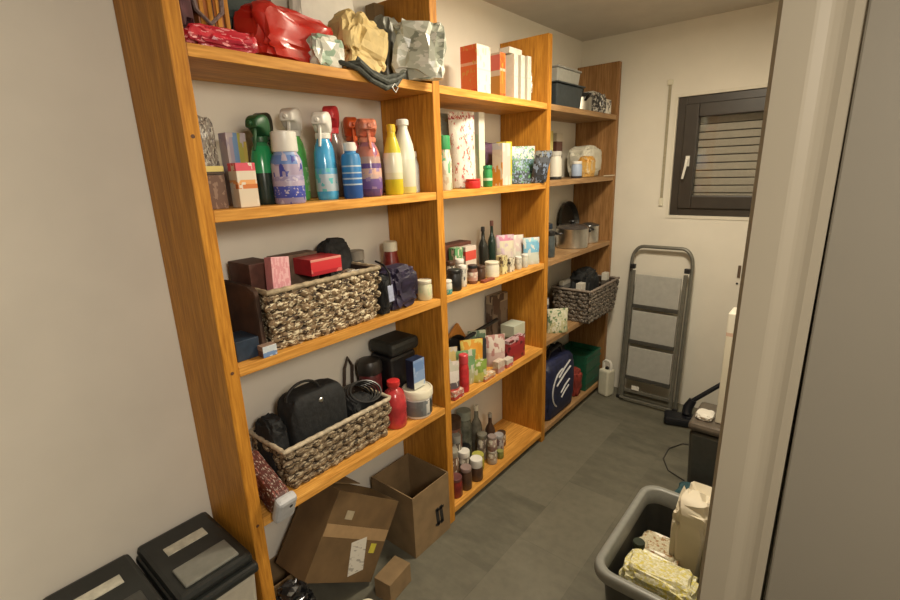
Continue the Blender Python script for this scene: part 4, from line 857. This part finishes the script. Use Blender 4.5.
# ------------------------------------------------------------------ end of the room : step ladder, canister, floor brush
t = thing('step_ladder', 'grey three-tread folding step ladder leaning on the end wall', 'ladder', (.345, 2.60, 0))
ALU = mat('ladder_tube', (.16, .155, .13), .42, .3, var=.12); TRD = mat('tread_grey', (.37, .365, .335), .6, var=.07, scale=30)
LM = Matrix.Rotation(-.085, 4, 'X')
def L(p): return LM @ Vector(p)
hw_ = .190
bm = bmesh.new()
pts = [(-hw_, 0, .0), (-hw_, 0, .98)] + [tuple(q) for q in arc((-hw_+.07, 0, .985), (-.07, 0, 0), (0, 0, .105), 0, PI/2, 7)] + [tuple(q) for q in arc((hw_-.07, 0, .985), (0, 0, .105), (.07, 0, 0), 0, PI/2, 7)] + [(hw_, 0, .98), (hw_, 0, 0)]
tube(bm, [L(p)+Vector((0, .004, 0)) for p in pts], .0115, 10); obj('hoop_frame', bm, ALU, t, True)
for s in (-1, 1):
    bm = bmesh.new(); box(bm, (s*(hw_-.027), -.022, .47), (.022, .018, .92)); bmesh.ops.transform(bm, matrix=LM, verts=bm.verts); obj('side_rail', bm, ALU, t, bev=.003)
    bm = bmesh.new(); box(bm, (s*(hw_-.020), -.022, .955), (.034, .030, .032)); bmesh.ops.transform(bm, matrix=LM, verts=bm.verts); obj('hinge_cap', bm, BLACK, t, bev=.004)
for z0, z1 in ((.70, .905), (.45, .655), (.19, .400)):
    zm = (z0+z1)/2
    bm = bmesh.new(); box(bm, (0, -.026, zm), (.286, .014, z1-z0)); bmesh.ops.transform(bm, matrix=LM, verts=bm.verts)
    tr = obj('tread', bm, TRD, t, bev=.003)
    bm = bmesh.new(); box(bm, (0, -.030, z0-.012), (.292, .022, .026)); bmesh.ops.transform(bm, matrix=LM, verts=bm.verts); obj('tread_edge', bm, mat('tread_edge_m', (.05, .048, .042), .5), tr, bev=.003)
bm = bmesh.new(); box(bm, (0, -.012, .075), (.35, .016, .024)); bmesh.ops.transform(bm, matrix=LM, verts=bm.verts); obj('cross_bar', bm, ALU, t, bev=.003)
bm = bmesh.new(); tube(bm, [(-.17, -.045, .03), (.17, -.045, .03)], .009, 8); obj('floor_bar', bm, ALU, t, True)
bm = bmesh.new(); box(bm, (-.075, -.024, .105), (.05, .003, .030)); bmesh.ops.transform(bm, matrix=LM, verts=bm.verts); obj('label_plate', bm, WHITE, t)
for s in (-1, 1):
    bm = bmesh.new(); box(bm, (s*hw_, .0, .012), (.032, .034, .024)); obj('foot_cap', bm, BLACK, t, bev=.004)

t = thing('spray_canister', 'small white canister with a handle on the floor between shelving and ladder', 'canister', (.062, 2.590, 0), -.3)
bm = bmesh.new(); box(bm, (0, 0, .10), (.085, .085, .20)); obj('canister_body', bm, mat('canister_white', (.60, .58, .47), .4, var=.05), t, bev=.014)
bm = bmesh.new(); tube(bm, [(-.03, 0, .195), (-.03, 0, .245), (-.015, 0, .262), (.02, 0, .262), (.032, 0, .245), (.032, 0, .195)], .010, 8); obj('handle', bm, WHITE, t, True)
bm = bmesh.new(); lathe(bm, [(.013, 0), (.014, .002), (.012, .018)], 14, at=(0, .0, .198)); obj('cap', bm, BLACK, t, True)

BLK = mat('vacuum_black', (.008, .009, .013), .35, var=.2)
t = thing('vacuum_floor_head', 'black vacuum cleaner floor head with its pipe rising to the right behind the door frame', 'vacuum cleaner head', (.615, 2.47, 0), .25)
bm = bmesh.new(); box(bm, (0, 0, .030), (.22, .12, .052)); obj('floor_head', bm, BLK, t, bev=.016)
bm = bmesh.new(); tube(bm, [(.02, .02, .055), (.025, .045, .10), (.05, .055, .15)], [.030, .030, .024], 12); obj('joint', bm, BLK, t, True)
bm = bmesh.new(); tube(bm, [(.04, .05, .14), (.30, .10, .36), (.42, .12, .46)], .014, 12); obj('pipe', bm, BLK, t, True)
bm = bmesh.new(); tube(bm, [(.02, -.03, .055), (.12, -.02, .075), (.24, 0, .05), (.30, .02, .10)], .012, 8); obj('hose', bm, BLK, t, True)
t = obj('cable', None or (lambda bm: (tube(bm, [(.74, 2.24, .005), (.68, 2.22, .005), (.63, 2.12, .005), (.635, 2.0, .005), (.69, 1.90, .005), (.78, 1.86, .005)], .0035, 6), bm)[1])(bmesh.new()), mat('cable_grey', (.05, .045, .04), .5), None, True)
tag(t, 'thin dark cable curling on the floor in front of the dark bin', 'cable')

# ------------------------------------------------------------------ right side : dark bin, white pack, tub
t = thing('pedal_bin', 'dark grey bin against the right wall, half hidden by the door frame', 'bin', (.925, 1.92, 0))
bm = bmesh.new(); box(bm, (0, 0, .17), (.27, .27, .34), taper=.9); obj('bin_body', bm, mat('binbody2', (.055, .055, .048), .4, var=.1), t, bev=.02)
bm = bmesh.new(); box(bm, (0, 0, .365), (.285, .285, .045)); obj('lid', bm, mat('binlid2', (.11, .09, .07), .35, var=.15), t, bev=.018)
bag('paper_bundle', 'cream paper bundle lying on the lid of the dark grey bin', (.84, 1.87, .3885), .10, .08, .030, PAPER, seed=121, amp=.16, cat='paper')
t = carton('foam_panel', 'tall white packing panel standing on the dark grey bin beside the door frame', (.975, 1.90, .3885), (.17, .12, .56), bands('panelw', [(0, (.68, .64, .52)), (.80, (.60, .42, .32)), (.83, (.70, .67, .57))]), cat='panel', bev=.006)
bag('cloth_bundle', 'teal cloth lying on the floor in front of the dark grey bin', (.86, 1.69, .0006), .13, .16, .09, mat('teal_cloth', (.03, .085, .10), .8, var=.3, scale=25, bump=.2), seed=123, amp=.2, cat='cloth')
t = thing('wall_bracket', 'small dark bracket screwed to the end wall next to the door frame', 'bracket', (.785, YE-.0005, .945))
obj('plate', B1((0, -.004, .02), (.016, .008, .075)), mat('bracket_brown', (.12, .08, .05), .5), t, bev=.002)
bm = bmesh.new(); lathe(bm, [(.006, 0), (.006, .004)], 10, at=(-.004, 0, -.055), M=Matrix.Rotation(PI/2, 4, 'X')); obj('screw', bm, BLACK, t)

t = thing('storage_tub', 'open grey plastic tub on the floor holding bags, next to the door frame', 'tub', (.928, 1.02, 0))
TG = mat('tub_grey', (.24, .245, .225), .4, var=.06); TGD = mat('tub_dark', (.045, .045, .04), .45, var=.1)
def rrect(w, l, r, z, n=6):
    out = []
    for (cx_, cy_, a0) in ((w/2-r, -l/2+r, -PI/2), (w/2-r, l/2-r, 0), (-w/2+r, l/2-r, PI/2), (-w/2+r, -l/2+r, PI)):
        for k in range(n+1):
            a = a0+PI/2*k/n; out.append((cx_+r*math.cos(a), cy_+r*math.sin(a), z))
    return out
def loft(bm, secs, cap0=True, cap1=False):
    rs = [[bm.verts.new(p) for p in s] for s in secs]
    for a, b2 in zip(rs, rs[1:]):
        for k in range(len(a)): bm.faces.new((a[k], a[(k+1) % len(a)], b2[(k+1) % len(a)], b2[k]))
    if cap0: bm.faces.new(list(reversed(rs[0])))
    if cap1: bm.faces.new(rs[-1])
TW, TL = .385, .585
bm = bmesh.new(); loft(bm, [rrect(TW-.10, TL-.10, .05, 0), rrect(TW-.05, TL-.05, .055, .285), rrect(TW-.056, TL-.056, .052, .285), rrect(TW-.106, TL-.106, .047, .006)], True, True)
obj('tub_body', bm, TGD, t, True)
bm = bmesh.new(); loft(bm, [rrect(TW-.05, TL-.05, .055, .272), rrect(TW, TL, .07, .270), rrect(TW+.004, TL+.004, .072, .282), rrect(TW-.004, TL-.004, .069, .300), rrect(TW-.014, TL-.014, .065, .306), rrect(TW-.050, TL-.050, .054, .306), rrect(TW-.060, TL-.060, .050, .300), rrect(TW-.066, TL-.066, .048, .24), rrect(TW-.056, TL-.056, .052, .24)], False, False)
obj('rim', bm, TG, t, True, ang=50)
YF = bands('yellow_foil', [(0, (.62, .58, .32))], [(.66, .58, .14), (.76, .74, .56)], scale=7, thr=.53, rough=.3)
o = bag('food_bag', 'crinkled pale yellow bag at the near end of the grey tub', (.930, .865, .012), .15, .25, .305, YF, seed=131, amp=.13, smooth=False, folds=4, box_=.4)
bag('food_bag', 'cream and brown patterned bag in the middle of the grey tub, behind the yellow bag', (.880, 1.055, .012), .17, .18, .225, bands('brownfoil', [(0, (.52, .47, .33))], [(.32, .18, .08), (.60, .56, .42)], scale=6, thr=.56, rough=.35), seed=133, amp=.12, smooth=False, folds=4, box_=.4)
jar('jar with a black-green lid standing in the grey tub behind the yellow bag', (.830, .955, .012), .022, .285, mat('tubjar', (.45, .43, .36), .3), mat('bg_lid', (.018, .028, .016), .4), group=None)
bag('white_bag', 'tall cream-white paper bag standing up in the far end of the grey tub', (.975, 1.125, .012), .20, .14, .455, mat('cream_bag', (.66, .60, .47), .6, var=.06, scale=8), seed=135, amp=.2, smooth=True, folds=2.0, box_=.38)

# ------------------------------------------------------------------ light
def area(name, loc, size, power, col, rot=(0, 0, 0), shape='DISK'):
    l = bpy.data.lights.new(name, 'AREA'); l.shape = shape; l.size = size; l.energy = power; l.color = col
    o = bpy.data.objects.new(name, l); o.location = loc; o.rotation_euler = rot; COL.objects.link(o); return o
area('ceiling_lamp_light', (.72, 1.28, 2.37), .34, 27, (1., .88, .68))
area('hall_lamp_light', (1.95, -.55, 2.0), .40, 18.5, (1., .89, .75), rot=(0, math.radians(48), 0))
w = bpy.data.worlds.new('world'); bpy.context.scene.world = w; w.use_nodes = True
w.node_tree.nodes['Background'].inputs[0].default_value = (1, .93, .82, 1); w.node_tree.nodes['Background'].inputs[1].default_value = .05

# ------------------------------------------------------------------ camera
yaw, pitch, roll = .6967, .2652, -.0351
cy, sy, cp, sp = math.cos(yaw), math.sin(yaw), math.cos(pitch), math.sin(pitch)
f = Vector((-sy*cp, cy*cp, -sp)); r = Vector((cy, sy, 0)); u = r.cross(f)
r2 = r*math.cos(roll)+u*math.sin(roll); u2 = -r*math.sin(roll)+u*math.cos(roll)
cam = bpy.data.cameras.new('camera'); cam.sensor_width = 36; cam.lens = 477.28*36/900; cam.clip_start = .02
co = bpy.data.objects.new('camera', cam); COL.objects.link(co)
M = Matrix((r2, u2, -f)).transposed().to_4x4(); M.translation = Vector((1.2494, -.5677, 1.62)); co.matrix_world = M
sc = bpy.context.scene; sc.camera = co
sc.view_settings.view_transform = 'Standard'; sc.view_settings.look = 'None'; sc.view_settings.gamma = 1
sc.view_settings.use_curve_mapping = False; sc.view_settings.exposure = .45
